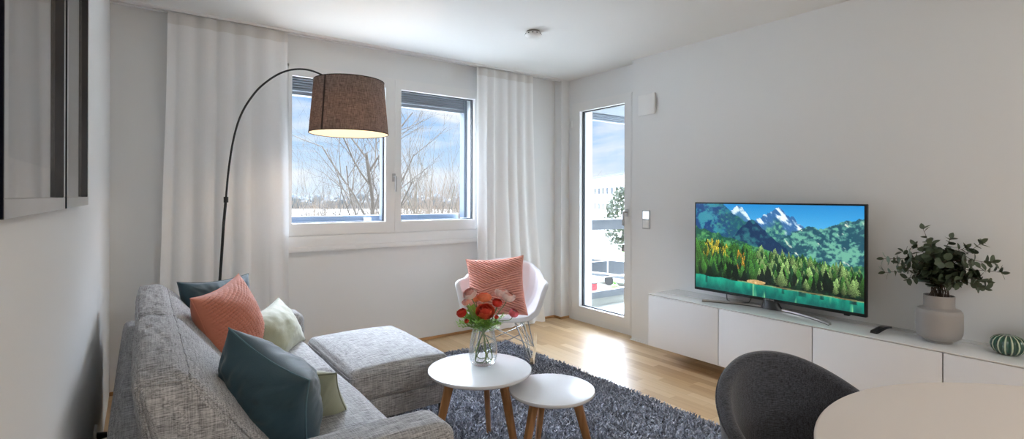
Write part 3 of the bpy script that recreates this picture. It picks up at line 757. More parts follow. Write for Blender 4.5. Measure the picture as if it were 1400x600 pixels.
# ================================================================== ROCKING ARMCHAIR (built in local space: -y faces the viewer)
def rocker():
    c = RH * -.065 + FH * 3.93
    th = -YAW + math.radians(-5)
    r = empty('rocking_armchair', (c.x, c.y, 0), 'white plastic shell rocking armchair with a salmon cushion by the right curtain', 'armchair', rz=th)
    PLW = mat('white_shell', 'D9DADD', .38)
    z0 = .355
    def rim(t_):   # t_ angle, 0 = front, pi = back ; returns x,y,z
        a = t_ if t_ <= PI else 2 * PI - t_; sg = 1 if t_ <= PI else -1; d = math.degrees(a)
        D = [0, 14, 26, 38, 48, 56, 64, 76, 92, 108, 124, 142, 162, 180]
        x = sg * float(np.interp(d, D, [0, .13, .215, .272, .298, .316, .340, .330, .308, .290, .262, .205, .105, 0]))
        y = -float(np.interp(d, D, [.275, .272, .258, .225, .190, .165, .140, .065, -.025, -.115, -.195, -.262, -.300, -.310]))
        zr = float(np.interp(d, D, [.405, .405, .414, .448, .510, .575, .630, .636, .634, .655, .695, .738, .762, .768]))
        return x, y, zr
    def fn(u, v):
        t_ = u * 2 * PI; x, y, zr = rim(t_); a = t_ if t_ <= PI else 2 * PI - t_
        if v <= .86:
            s_ = v / .86; g = math.sin(s_ * PI / 2) ** 1.2; h = (1 - math.cos(s_ * PI / 2)) ** 1.5
            x1, y1, z1 = x * .93 * g, y * .95 * g, z0 + (zr - z0) * h
            return (x1, y1 + .01, z1)
        s_ = (v - .86) / .14; ou = math.sin(s_ * PI / 2)
        lipz = math.cos(s_ * PI) * .004 - .004
        fr = max(0, math.cos(a)) ** 2
        return (x * (.93 + .10 * ou), y * (.95 + .06 * ou) + .01, zr + lipz * 1.2 - .020 * fr * s_ + .012 * (math.degrees(a) > 45) * (math.degrees(a) < 115) * math.sin(s_ * PI))
    m = MB(); m.grid(fn, 120, 34, wrapu=True)
    o = m.build('shell', PLW, r, angle=180, world=False, weld=1e-5, solid=.007)
    for sx in (-1, 1):
        # maple rocker: curved bow
        mb = MB(); pts = [(sx * .235, -.33 + .66 * k / 20, .012 + .17 * (2 * k / 20 - 1) ** 2 * .55) for k in range(21)]
        P = []
        for p in pts: P.append(p)
        vs = []; fs = []
        for (x, y, z) in P:
            z += .030
            vs += [(x - .011, y, z - .014), (x + .011, y, z - .014), (x + .011, y, z + .014), (x - .011, y, z + .014)]
        for i in range(20):
            for k in range(4): fs.append((i * 4 + k, i * 4 + (k + 1) % 4, (i + 1) * 4 + (k + 1) % 4, (i + 1) * 4 + k))
        fs += [(3, 2, 1, 0), (80, 81, 82, 83)]
        mb.add(vs, fs).build('rocker', WOODL, r, world=False)
        for sy in (-1, 1):
            top = (sx * .10, sy * .13, .352); low = (sx * .228, sy * .20, .072)
            MB().tube([top, low], .0055, 8).build('leg', CHROME, r, world=False)
            MB().tube([(sx * .17, sy * .13, .352), (sx * .232, sy * .17, .066)], .0045, 8).build('leg', CHROME, r, world=False)
    st = MB()
    for sx in (-1, 1):
        st.tube([(sx * .105, .13, .345), (sx * .23, -.17, .075)], .0035, 6); st.tube([(sx * .105, -.13, .345), (sx * .23, .17, .075)], .0035, 6)
        st.tube([(-sx * .14, .135, .26), (sx * .22, .185, .08)], .0035, 6); st.tube([(-sx * .14, -.135, .26), (sx * .22, -.185, .08)], .0035, 6)
    st.build('cross_brace', CHROME, r, world=False)
    q = MB(); q.tube([(-.17, -.13, .352), (.17, -.13, .352), (.17, .13, .352), (-.17, .13, .352)], .0055, 8, closed=True); q.build('seat_bracket', CHROME, r, world=False)
    return r
rocker()
cc = RH * (-.115) + FH * 3.84
pillow('cushion', 'salmon pleated cushion standing in the white rocking armchair', None, .44, .45, .21,
       frame_M((cc.x, cc.y, .600), tuple(RH * 1 + Vector((0, 0, .06)) + FH * .05), tuple(-FH + Vector((0, 0, .33)))), PINK, seed=21, n=200, pleat=pleats, wr=.006, ear=.10, power=.5)

# ================================================================== ARC FLOOR LAMP
def arc_lamp():
    P0 = Vector((.40, 3.74)); P1 = Vector((1.115, 3.39)); dv = P1 - P0
    hx, hy = math.cos(YAW), -math.sin(YAW)
    def onplane(px, py):
        r_ = (px - 700) / F_PX; u_ = -(py - 268.7 - (px - 700) * ROLL) / F_PX
        d = Vector((math.sin(YAW) + r_ * math.cos(YAW), math.cos(YAW) - r_ * math.sin(YAW)))
        # P0 + a dv = b d
        det = dv.x * (-d.y) + dv.y * d.x; a = (-P0.x * (-d.y) - P0.y * d.x) / det * 1.0
        b = ((P0 + dv * a).dot(d)) / d.dot(d)
        return Vector((d.x * b, d.y * b, CAM_H + u_ * b))
    px = [(301, 383), (303.5, 345), (306, 305), (309, 272), (311.6, 240), (315.5, 210), (320, 186), (326, 165), (335, 145.5), (350, 124.5), (365, 111), (380, 101.4), (395, 96), (410, 94.5), (425, 96.6), (440, 102.6), (452, 109.5), (464, 117.5)]
    pts = [onplane(*p) for p in px]
    b = pts[0]; pole0 = Vector((b.x - .012, b.y + .004, .02))
    lamp = empty('arc_floor_lamp', (pole0.x, pole0.y, 0), 'black arc floor lamp with a brown drum shade, standing behind the sofa corner', 'floor lamp')
    MB().lathe([(0, 0), (.15, 0), (.155, .008), (.15, .022), (.03, .026), (0, .026)], 48, (pole0.x, pole0.y, 0)).build('base', BLACK, lamp, weld=1e-6)
    MB().tube([pole0, b.lerp(pole0, .5), b, pts[1], pts[2], pts[3]], .0085, 12).build('pole', BLACK, lamp)
    # smooth arc
    arc = []
    cp = pts[3:]
    end = Vector((P1.x, P1.y, 2.035)); cp = cp + [end + (cp[-1] - end) * .3]
    for k in range(len(cp) - 1):
        p0 = cp[max(0, k - 1)]; p1 = cp[k]; p2 = cp[k + 1]; p3 = cp[min(len(cp) - 1, k + 2)]
        for s_ in range(5):
            t_ = s_ / 5; arc.append(.5 * ((2 * p1) + (p2 - p0) * t_ + (2 * p0 - 5 * p1 + 4 * p2 - p3) * t_ ** 2 + (3 * p1 - p0 - 3 * p2 + p3) * t_ ** 3))
    arc.append(cp[-1]); arc.append(Vector((P1.x, P1.y, 1.99)))
    MB().tube(arc, .0062, 12).build('arm', BLACK, lamp)
    MB().tube([pts[3] - Vector((0, 0, .022)), pts[3] + Vector((0, 0, .014))], .0135, 14).build('clamp', BLACK, lamp)
    c = Vector((P1.x, P1.y, 0)); zt, zb = 2.035, 1.690; rt, rb = .223, .253
    # shade
    m = bpy.data.materials.new('shade_cloth'); m.use_nodes = True; nt = m.node_tree; nt.nodes.clear(); N = nt.nodes.new; L = nt.links.new
    o_ = N('ShaderNodeOutputMaterial'); d = N('ShaderNodeBsdfDiffuse'); t = N('ShaderNodeBsdfTranslucent'); mx = N('ShaderNodeMixShader'); mx.inputs[0].default_value = .30
    tc = N('ShaderNodeTexCoord')
    ns = []
    for sc in ((260, 260, 22), (30, 30, 420)):
        mp = N('ShaderNodeMapping'); mp.inputs['Scale'].default_value = sc; L(tc.outputs['Object'], mp.inputs[0]); n = N('ShaderNodeTexNoise'); n.inputs['Scale'].default_value = 1; L(mp.outputs[0], n.inputs[0]); ns.append(n)
    ad = N('ShaderNodeMath'); ad.operation = 'ADD'; L(ns[0].outputs[0], ad.inputs[0]); L(ns[1].outputs[0], ad.inputs[1])
    mr = N('ShaderNodeMapRange'); L(ad.outputs[0], mr.inputs[0]); mr.inputs[1].default_value = .75; mr.inputs[2].default_value = 1.25
    c1 = N('ShaderNodeMix'); c1.data_type = 'RGBA'; L(mr.outputs[0], c1.inputs[0]); c1.inputs[6].default_value = (*lin('66605E'), 1); c1.inputs[7].default_value = (*lin('98928F'), 1)
    c2 = N('ShaderNodeMix'); c2.data_type = 'RGBA'; L(mr.outputs[0], c2.inputs[0]); c2.inputs[6].default_value = (*lin('5A4432'), 1); c2.inputs[7].default_value = (*lin('A47E5C'), 1)
    L(c1.outputs[2], d.inputs[0]); L(c2.outputs[2], t.inputs[0]); L(d.outputs[0], mx.inputs[1]); L(t.outputs[0], mx.inputs[2]); L(mx.outputs[0], o_.inputs[0])
    MB().lathe([(rb, zb), (rt, zt)], 96, c).build('shade', m, lamp, angle=180, recalc=False)
    lin_in = mat_cloth_sheer('shade_lining', 'EAD9C2', .25)
    lining = MB().lathe([(rb - .003, zb + .001), (rt - .003, zt - .001)], 96, c).build('shade_lining', lin_in, lamp, angle=180, recalc=False)
    trim = mat('shade_trim', '332D2C', .8)
    for (rr, z) in ((rb, zb), (rt, zt)): MB().tube([(c.x + rr * math.cos(a), c.y + rr * math.sin(a), z) for a in np.linspace(0, 2 * PI, 97)[:-1]], .003, 6, closed=True).build('rim_trim', trim, lamp)
    # vertical seam strip facing the viewer, left of centre; its shadow is in the colour
    to_cam = math.atan2(-P1.y, -P1.x); sa = to_cam - math.radians(40)
    sm = MB(); 
    for k in range(1):
        a0, a1 = sa - .028, sa + .028
        sm.grid(lambda u, v: (c.x + (rb + .0012 + (rt - rb) * v) * math.cos(a0 + (a1 - a0) * u), c.y + (rb + .0012 + (rt - rb) * v) * math.sin(a0 + (a1 - a0) * u), zb + (zt - zb) * v), 4, 4)
    sm.build('shade_seam', mat('shade_seam_shadow', '3A3230', .9), lamp, recalc=False, solid=.001)
    sp = MB()
    for k in range(3):
        a = 2 * PI * k / 3 + .4; sp.tube([(c.x, c.y, 1.985), (c.x + rt * math.cos(a), c.y + rt * math.sin(a), zt - .002)], .002, 6)
    sp.build('spider', BLACK, lamp)
    MB().lathe([(0, 1.99), (.022, 1.99), (.022, 1.925), (.0, 1.925)], 20, c).build('socket', BLACK, lamp, weld=1e-6)
    MB().lathe([(0, 1.925), (.014, 1.922), (.018, 1.90), (.030, 1.87), (.030, 1.85), (.018, 1.828), (0, 1.822)], 20, c).build('bulb', mat_emit('bulb_warm', 'FFD9A8', 5), lamp, weld=1e-6)
    l = light('arc_lamp_bulb_light', 'POINT', (c.x, c.y, 1.79), 3.6, (1, .82, .64), shadow_soft_size=.04)
arc_lamp()

# ================================================================== SIDEBOARD, TV
SBX, SBZ0, SBZ1 = 3.195, .128, .518
sb = []
for i, (a, b) in enumerate(((2.010, 2.605), (1.405, 2.007), (.800, 1.402), (.195, .797))):
    labs = ['white wall-hung sideboard cabinet at the door end, left of the television', 'white wall-hung sideboard cabinet under the left half of the television', 'white wall-hung sideboard cabinet under the right half of the television and the remote', 'white wall-hung sideboard cabinet under the vase and the round cactus']
    r = empty('sideboard_cabinet', (3.37, (a + b) / 2, SBZ0), labs[i], 'cabinet', 'row of white sideboard cabinets')
    MB().box(SBX + .019, RX, a, b, SBZ0, SBZ1).build('body', mat('cabinet_white', 'E6E6E6', .4), r, smooth=False)
    MB().box(SBX, SBX + .017, a + .0015, b - .0015, SBZ0 - .002, SBZ1 - .003, r=.0012).build('door', mat('front_white', 'E4E4E5', .38), r)
o = MB().box(SBX - .002, RX, .195, 2.606, SBZ1 + .0005, SBZ1 + .0075, r=.001).build('worktop', mat('top_glass_white', 'DCDDDC', .06, coat=.6)); tag(o, 'continuous glossy white glass top over the sideboard cabinets', 'worktop')
TOPZ = SBZ1 + .0076

def screen_picture(W=420, H=236):
    def vn(x, y, seed):
        r_ = np.random.default_rng(seed).random((80, 80)); xi = np.floor(x).astype(int); yi = np.floor(y).astype(int); fx = x - xi; fy = y - yi
        fx = fx * fx * (3 - 2 * fx); fy = fy * fy * (3 - 2 * fy); g = lambda a, b: r_[b % 80, a % 80]
        return (g(xi, yi) * (1 - fx) + g(xi + 1, yi) * fx) * (1 - fy) + (g(xi, yi + 1) * (1 - fx) + g(xi + 1, yi + 1) * fx) * fy
    def fb(x, y, s, o=5): return sum(vn(x * 2 ** k, y * 2 ** k, s + k) * .5 ** k for k in range(o)) / 1.94
    X, Y = np.meshgrid((np.arange(W) + .5) / W, (np.arange(H) + .5) / H)
    C = np.zeros((H, W, 3)); c = lambda h_: np.array([int(h_[i:i + 2], 16) for i in (0, 2, 4)]) / 255
    sky = c('1E7DB8')[None, None] * (1 - Y[..., None] * .0) ; t = np.clip((Y - .6) / .4, 0, 1)[..., None]; C[:] = c('5BAAD2') * (1 - t) + c('1B78B5') * t
    def layer(ridge, colf, rough, seed, amp):
        rg = np.interp(X[0], *zip(*ridge)) + (fb(X[0] * rough, X[0] * 0 + seed, seed, 5) - .5) * amp
        m = Y < rg[None]; col = colf(rg[None] - Y); C[m] = col[m]
    x_, y_ = X, Y
    n1 = fb(x_ * 20, y_ * 13, 11, 6); n2 = fb(x_ * 62, y_ * 40, 31, 4); n3 = fb((x_ + y_ * .5) * 34, (y_ - x_ * .3) * 13, 51, 5)
    def mixc(a, b, t): t = np.clip(t, 0, 1)[..., None]; return a * (1 - t) + b * t
    def central(d):
        rock = mixc(c('2F5C8C'), c('CDDBE2'), (n3 - .42) * 5.5); low = mixc(c('1E4F62'), c('5E9C7C'), (n2 - .35) * 3); return mixc(rock, low, (d - .13) * 12 + (n1 - .5) * 3)
    layer([(0, .9), (.38, .80), (.42, .84), (.47, .88), (.52, .92), (.555, .975), (.58, .94), (.63, .87), (.70, .78), (.78, .75), (1, .6)], central, 60, 3, .07)
    def right(d):
        base_ = mixc(c('1A4656'), c('5F9A86'), (n1 - .40) * 3.4 + (n2 - .5) * 3.4); return mixc(base_, c('C9CDB8'), (n3 - .74) * 9)
    layer([(0, .2), (.55, .62), (.66, .74), (.72, .78), (.78, .77), (.84, .80), (.90, .845), (1, .87)], right, 40, 8, .05)
    def small(d): return mixc(mixc(c('3E6E96'), c('BFD0D8'), (n3 - .45) * 6), c('28616A'), (d - .09) * 14)
    layer([(0, 1), (.24, .90), (.28, .965), (.315, .985), (.34, .93), (.40, .80), (.46, .6), (.47, -.2), (1, -.2)], small, 60, 13, .06)
    def left(d): return mixc(mixc(mixc(c('123A6A'), c('2E7A8C'), (n1 - .42) * 5 + (n2 - .5) * 2.4), c('5FA08C'), (n2 - .62) * 5 * (x_ > .08)), c('1F5A50'), (x_ - .12) * 3 + (n2 - .5))
    layer([(0, 1.1), (.16, 1.02), (.21, .985), (.25, .93), (.30, .86), (.36, .80), (.44, .72), (.52, .62), (.62, .48), (.64, -.2), (1, -.2)], left, 50, 17, .05)
    def darkr(d): return mixc(c('0C2A4C'), c('256068'), (n1 - .48) * 5 + (n2 - .5) * 1.5)
    layer([(.0, .0), (.30, .70), (.38, .84), (.42, .80), (.50, .68), (.58, .58), (.66, .47), (.68, -.2), (1, -.2)], darkr, 60, 19, .05)
    def mid(d): return mixc(c('17493A'), c('4E8A52'), (n2 - .4) * 3 + (n1 - .5) * 2)
    layer([(0, .72), (.15, .66), (.3, .60), (.5, .50), (.7, .44), (.85, .40), (1, .44)], mid, 30, 23, .05)
    layer([(0, .55), (.2, .50), (.5, .42), (.8, .34), (1, .30)], lambda d: mixc(c('06140E'), c('173C22'), (n2 - .45) * 3), 40, 29, .05)
    R = np.random.default_rng(4)
    trees = sorted([(R.uniform(.14, .50), R.uniform(0, 1)) for _ in range(1250)], reverse=True)
    for b, xx in trees:
        lim = .56 - .26 * xx
        if b > lim: continue
        h_ = R.uniform(.05, .19) * (1.15 - b); w_ = h_ * R.uniform(.10, .26); k = R.random()
        if b < .22 and R.random() < .35: col = c('0B2412')
        elif .06 < xx < .24 and b > .30 and k < .55: col = c('B9AC38')
        elif .29 < xx < .35 and .2 < b < .4 and k < .5: col = c('B0862C')
        elif xx > .42 and k < .5: col = c('86A862')
        elif k < .75: col = c('3F7A2E')
        else: col = c('1C4A2A')
        col = col * R.uniform(.75, 1.15); x0, x1 = int((xx - w_) * W), int((xx + w_) * W) + 1; y0, y1 = int(b * H), int((b + h_) * H)
        for yy in range(max(0, y0), min(H, y1)):
            f = (yy - y0) / max(1, y1 - y0); ww = w_ * W * (1 - f) * (.7 + .5 * R.random()) * (1 if f > .08 else .3)
            for xp in range(max(0, int(xx * W - ww)), min(W, int(xx * W + ww) + 1)):
                sd = (xp - xx * W) / (w_ * W + 1e-6); C[yy, xp] = np.clip(col * (1.0 + .35 * sd) * (.42 + .58 * f) * R.uniform(.55, 1.35), 0, 1)
    # shore and lake
    lake = Y < .155 - .05 * X + .006 * np.sin(X * 40); refl = np.interp(Y, [0, .15], [0, .15])
    lk = mixc(c('0B4F49'), c('18987A'), (Y / .14) * .9 + (fb(X * 40, Y * 10, 71, 3) - .5)); lk = mixc(lk, c('7FBF86'), (fb(X * 38, Y * 3, 77, 4) - .60) * 5 * ((X > .40) & (X < .95)))
    lk = mixc(lk, c('0A2A2A'), (fb(X * 24, Y * 2, 79, 3) - .58) * 6 * (Y > .07))
    C[lake] = lk[lake]
    isl = (((X - .42) / .06) ** 2 + ((Y - .155) / .022) ** 2 < 1 + .5 * (n2 - .5)); C[isl] = mixc(c('8A6A3A'), c('D8B888'), n2 * 1.3 - .1)[isl]
    bank = (np.abs(Y - (.158 - .05 * X)) < .007) & (X > .3); C[bank] = (C[bank] * .5 + c('B59A62') * .5)
    return np.clip(C, 0, 1)

def television():
    X1 = 3.395; y0, y1, z0, z1 = 1.197, 2.333, .583, 1.240
    tv = empty('television', (3.40, 1.765, TOPZ), 'flat black television showing a mountain lake landscape, on the sideboard', 'television')
    b = MB(); b.box(X1, X1 + .030, y0, y1, z0, z1, r=.004); b.box(X1 + .028, X1 + .065, y0 + .12, y1 - .12, z0 + .03, z0 + .42, r=.012)
    b.build('casing', BLACKP, tv)
    W, H = 420, 236; pic = screen_picture(W, H); a0, a1, c0, c1 = y1 - .012, y0 + .012, z0 + .020, z1 - .011
    me = bpy.data.meshes.new('screen'); vx = np.linspace(a0, a1, W + 1); vz = np.linspace(c0, c1, H + 1); VY, VZ = np.meshgrid(vx, vz)
    V = np.stack([np.full(VY.size, X1 - .0006), VY.ravel(), VZ.ravel()], 1) - np.array(tv.location)
    I = np.arange((W + 1) * (H + 1)).reshape(H + 1, W + 1); F = np.stack([I[:-1, :-1], I[:-1, 1:], I[1:, 1:], I[1:, :-1]], -1).reshape(-1, 4)
    me.vertices.add(len(V)); me.vertices.foreach_set('co', V.ravel()); me.loops.add(F.size); me.loops.foreach_set('vertex_index', F.ravel().astype(np.int32))
    me.polygons.add(len(F)); me.polygons.foreach_set('loop_start', np.arange(0, F.size, 4, dtype=np.int32)); me.polygons.foreach_set('loop_total', np.full(len(F), 4, dtype=np.int32)); me.update()
    at = me.attributes.new('picture', 'FLOAT_COLOR', 'FACE'); P = pic.reshape(-1, 3); P = np.where(P <= .04045, P / 12.92, ((P + .055) / 1.055) ** 2.4)
    at.data.foreach_set('color', np.concatenate([P, np.ones((len(P), 1))], 1).ravel())
    m, nt, bs = base('screen_picture'); A = nt.nodes.new('ShaderNodeAttribute'); A.attribute_name = 'picture'
    nt.links.new(A.outputs['Color'], bs.inputs['Emission Color']); bs.inputs['Emission Strength'].default_value = .92; bs.inputs['Base Color'].default_value = (.01, .01, .012, 1); bs.inputs['Roughness'].default_value = .25
    me.materials.append(m); o = bpy.data.objects.new('screen', me); COL.objects.link(o); o.parent = tv
    # brand lettering on the lower bezel
    cu = bpy.data.curves.new('brand_lettering', 'FONT'); cu.body = 'SAMSUNG'; cu.size = .014; cu.align_x = 'CENTER'; cu.align_y = 'CENTER'; cu.extrude = .0003; cu.space_character = 1.1
    tmp = bpy.data.objects.new('lettering_curve', cu); COL.objects.link(tmp); bpy.context.view_layer.update()
    me_ = bpy.data.meshes.new_from_object(tmp.evaluated_get(bpy.context.evaluated_depsgraph_get())); bpy.data.objects.remove(tmp)
    me_.materials.clear(); me_.materials.append(mat('lettering_grey', 'C8CACC', .4)); t_ = bpy.data.objects.new('brand_lettering', me_); COL.objects.link(t_); t_.parent = tv
    t_.location = Vector((X1 - .0008, 1.765, z0 + .010)) - Vector(tv.location); t_.rotation_euler = (PI / 2, 0, -PI / 2)
    # neck and curved foot bar
    nk = MB(); nk.grid(lambda u, v: (3.395 - .045 + .09 * u if 0 else X1 + .018 + .026 * (1 - v) + (.026 * math.cos(u * 2 * PI)) * (1 + .5 * (1 - v)), 1.765 + (.050 + .028 * (1 - v) ** 2) * math.sin(u * 2 * PI), TOPZ + .002 + (z0 + .01 - TOPZ - .002) * v), 32, 8, wrapu=True)
    nk.build('neck', mat('neck_dark', '2B2D31', .25, coat=.4), tv)
    ft = MB()
    def foot(y):  # bow towards the viewer at both ends
        s_ = (y - 1.765) / .415; return X1 + .050 - .155 * s_ * s_
    ys = np.linspace(1.345, 2.185, 41); vs = []; fs = []
    for y in ys:
        x = foot(y); vs += [(x - .017, y, TOPZ + .0005), (x + .017, y, TOPZ + .0005), (x + .015, y, TOPZ + .013), (x - .014, y, TOPZ + .013)]
    for i in range(40):
        for k in range(4): fs.append((i * 4 + k, i * 4 + (k + 1) % 4, (i + 1) * 4 + (k + 1) % 4, (i + 1) * 4 + k))
    fs += [(3, 2, 1, 0), (160, 161, 162, 163)]
    ft.add(vs, fs).build('foot_bar', mat('foot_alu', 'B4B0AC', .30, metal=.85), tv, angle=30)
    eb = MB(); eb.tube([(foot(y) - .0175, y, TOPZ + .0022) for y in ys], .0020, 6); eb.build('foot_edge', BLACKP, tv)
    MB().tube([(X1 + .045, 2.10, z0 + .03), (X1 + .04, 2.09, TOPZ + .01), (X1 + .02, 2.05, TOPZ + .006), (X1 + .0, 1.99, TOPZ + .006), (X1 + .03, 1.92, TOPZ + .02), (X1 + .05, 1.90, z0 + .02)], .003, 8).build('cable', BLACKP, tv)
    MB().box(X1 - .001, X1 + .02, 1.285, 1.315, z0 - .007, z0 + .002, r=.002).build('sensor', BLACKP, tv)
television()

# remote control: arched slab
rc = MB()
vs = []; fs = []; A0 = Vector((3.285, 1.125)); A1 = Vector((3.432, 1.098)); dd = (A1 - A0); pn = Vector((-dd.y, dd.x)).normalized()
for k in range(13):
    t_ = k / 12; p = A0.lerp(A1, t_); zz = TOPZ + .001 + .020 * math.sin(min(1, t_ * 1.1 + .02) * PI * .62) ** 1.4 * (t_ > 0) ; th = .014 * (1 - .5 * t_); w_ = .019 * (1 - .12 * abs(2 * t_ - 1))
    z_lo = max(TOPZ + .0008, zz - th * .3)
    for (s_, z_) in ((-1, z_lo), (1, z_lo), (.8, zz + th), (-.8, zz + th)): vs.append((p.x + pn.x * w_ * s_, p.y + pn.y * w_ * s_, z_))
for i in range(12):
    for k in range(4): fs.append((i * 4 + k, i * 4 + (k + 1) % 4, (i + 1) * 4 + (k + 1) % 4, (i + 1) * 4 + k))
fs += [(3, 2, 1, 0), (48, 49, 50, 51)]
o = rc.add(vs, fs).build('remote_control', BLACKP, angle=50); tag(o, 'black curved remote control lying on the sideboard right of the television', 'remote control')
MB().lathe([(0, 0), (.006, 0), (.006, .003), (0, .003)], 14, (A0.x + dd.x * .35, A0.y + dd.y * .35, TOPZ + .028)).build('button_pad', mat('pad_grey', '3A3C40', .5), o)

# ================================================================== GREY VASE WITH EUCALYPTUS
GV = Vector((3.385, .862, TOPZ))
gp = [(0, .001), (.060, .001), (.062, .006), (.064, .012), (.082, .018), (.096, .030), (.104, .050), (.106, .075), (.106, .150), (.103, .163), (.096, .172), (.078, .177), (.071, .182), (.070, .190), (.0705, .240), (.0695, .243), (.066, .243), (.065, .235), (.065, .16), (.09, .14), (.09, .05), (0, .03)]
gp = [(r * .93, z * 1.0) for r, z in gp]
o = MB().lathe(gp, 72, GV).build('vase', mat('grey_stoneware', '9B9692', .38, var=.02), weld=1e-6, angle=35, origin=tuple(GV)); tag(o, 'matt grey ceramic bottle vase holding eucalyptus on the sideboard', 'vase')
def eucalyptus():
    R = random.Random(31)
    root = empty('eucalyptus_branches', (GV.x, GV.y, GV.z + .2), 'bunch of dark green eucalyptus branches in the grey vase', 'plant')
    stems = MB(); lf = MB(); lf2 = MB()
    targets = []
    # lateral (along view right), depth, height above vase mouth
    for la, fw, hh in ((-.235, .0, .175), (-.225, -.05, .105), (-.15, .05, .215), (-.065, 0, .345), (-.035, -.06, .27), (.045, .05, .30), (.10, -.02, .26), (.165, .03, .285), (.20, -.05, .20), (.235, 0, .145), (.14, -.09, .10), (-.12, -.08, .09), (.02, -.09, .19), (-.10, .02, .26), (.07, .08, .21), (.18, -.02, .10), (-.17, -.03, .16), (0, .04, .20)):
        targets.append((la, fw, hh))
    for _ in range(16): targets.append((R.uniform(-.15, .17), R.uniform(-.11, .09), R.uniform(.07, .25)))
    az = math.atan2(GV.x, GV.y); rh = Vector((math.cos(az), -math.sin(az), 0)); fh = Vector((math.sin(az), math.cos(az), 0))
    mouth = GV + Vector((0, 0, .240))
    def leaf(p, d, nrm, L_, W_, tgt, cup):
        sd = d.cross(nrm).normalized(); rings = []
        pts = []; K = 8
        prof = [0, .62, .92, 1.0, .96, .80, .50, 0]
        vs = []
        for k in range(K):
            t_ = k / (K - 1); w_ = prof[k] * W_; c_ = p + d * L_ * t_ + nrm * (-.12 * L_ * t_ * t_ * cup)
            vs += [c_ - sd * w_ + nrm * w_ * .25 * cup, c_, c_ + sd * w_ + nrm * w_ * .25 * cup]
        fs = []
        for k in range(K - 1):
            fs += [(3 * k, 3 * k + 1, 3 * k + 4, 3 * k + 3), (3 * k + 1, 3 * k + 2, 3 * k + 5, 3 * k + 4)]
        tgt.add(vs, fs)
    for i, (la, fw, hh) in enumerate(targets):
        tip = mouth + rh * la + fh * fw + Vector((0, 0, hh)); b0 = mouth + Vector((R.uniform(-.035, .035), R.uniform(-.035, .035), -.10)); mid = mouth + (tip - mouth) * .35 + Vector((0, 0, .05 + .06 * R.random())) - (rh * la + fh * fw) * .05
        b1 = mouth + Vector((b0.x - mouth.x, b0.y - mouth.y, 0)) * 1.1
        ctrl = [b0, b1, mid, tip]; pts = []
        for k in range(3):
            p0 = ctrl[max(0, k - 1)]; p1 = ctrl[k]; p2 = ctrl[k + 1]; p3 = ctrl[min(3, k + 2)]
            for s_ in range(8):
                t_ = s_ / 8; pts.append(.5 * ((2 * p1) + (p2 - p0) * t_ + (2 * p0 - 5 * p1 + 4 * p2 - p3) * t_ ** 2 + (3 * p1 - p0 - 3 * p2 + p3) * t_ ** 3))
        pts.append(tip); stems.tube(pts, [.0026 - .0017 * k / 24 for k in range(25)], 6)
        for k in range(11, 25):
            p = pts[k]; tg = (pts[min(24, k + 1)] - pts[k - 1]).normalized(); keep = .62 if i < 11 else .52
            for sg in (-1, 1):
                if R.random() > keep: continue
                a = R.uniform(0, 2 * PI); o_ = tg.orthogonal().normalized(); o_ = Matrix.Rotation(a, 3, tg) @ o_
                d = (o_ * .9 + tg * .45 + Vector((0, 0, R.uniform(-.3, .25)))).normalized(); nrm = d.cross(tg.cross(d)).normalized(); nrm = (tg - d * tg.dot(d)).normalized()
                sz = R.uniform(.040, .060) * (1 if k < 21 else .75)
                if p.z + d.z * sz < mouth.z - .01: continue
                pet = p + d * .008; stems.tube([p, pet], .0008, 4)
                leaf(pet, d, nrm, sz, sz * R.uniform(.38, .47), lf2 if (la < -.2 and R.random() < .65) else lf, R.uniform(.3, 1))
        d = (pts[-1] - pts[-3]).normalized(); leaf(tip, d, d.orthogonal().normalized(), .034, .013, lf, .6)
    stems.build('stems', mat('eucalyptus_stem', '4A3A30', .6), root)
    lf.build('leaves', mat('eucalyptus_leaf', '46543F', .5, var=.28, vscale=22), root, angle=180, recalc=False)
    lf2.build('pale_leaves', mat('eucalyptus_leaf_pale', '8CA39A', .5, var=.15, vscale=22), root, angle=180, recalc=False)
eucalyptus()

# ceramic cacti
def cactus_mat():
    m, nt, b = base('glazed_cactus'); N = nt.nodes.new; L = nt.links.new
    A = N('ShaderNodeAttribute'); A.attribute_name = 'ridge'
    cr = N('ShaderNodeValToRGB'); L(A.outputs['Fac'], cr.inputs[0]); e = cr.color_ramp.elements
    e[0].position = .72; e[0].color = (*lin('1F4A3A'), 1); e[1].position = .96; e[1].color = (*lin('B9C2A6'), 1)
    L(cr.outputs[0], b.inputs['Base Color']); b.inputs['Roughness'].default_value = .18; b.inputs['Coat Weight'].default_value = .5
    return m
CM = cactus_mat()
def ceramic_cactus(label, c, prof, nr, amp, dots=False):
    n = nr * 10; mb = MB(); mb.lathe(prof, n, c, rib=amp, ribn=nr)
    o = mb.build('ceramic_cactus', CM, angle=180, weld=1e-6, origin=tuple(c)); tag(o, label, 'ornament', 'green ceramic cacti on the sideboard')
    at = o.data.attributes.new('ridge', 'FLOAT', 'POINT'); ctr = Vector((c[0], c[1], 0)) - Vector((o.location.x, o.location.y, 0))
    vals = []
    for v_ in o.data.vertices:
        a = math.atan2(v_.co.y - ctr.y, v_.co.x - ctr.x); q = .5 + .5 * math.cos(nr * a)
        if dots: q *= .55 + .45 * (math.sin(v_.co.z * 900) > 0)
        vals.append(q)
    at.data.foreach_set('value', vals)
    return o
sph = [(.001, .0015), (.034, .002), (.050, .012), (.061, .028), (.066, .047), (.062, .066), (.050, .082), (.030, .092), (.012, .094), (.001, .091)]
ceramic_cactus('round green ceramic cactus with pale ribs beside the grey vase', (3.385, .597, TOPZ), sph, 16, .05)
col_ = [(.001, .0015), (.034, .002), (.040, .03), (.042, .09), (.041, .15), (.034, .185), (.018, .203), (.001, .207)]
ceramic_cactus('tall dark green ceramic cactus cut by the right edge of the photo', (3.44, .495, TOPZ), col_, 12, .08, dots=True)

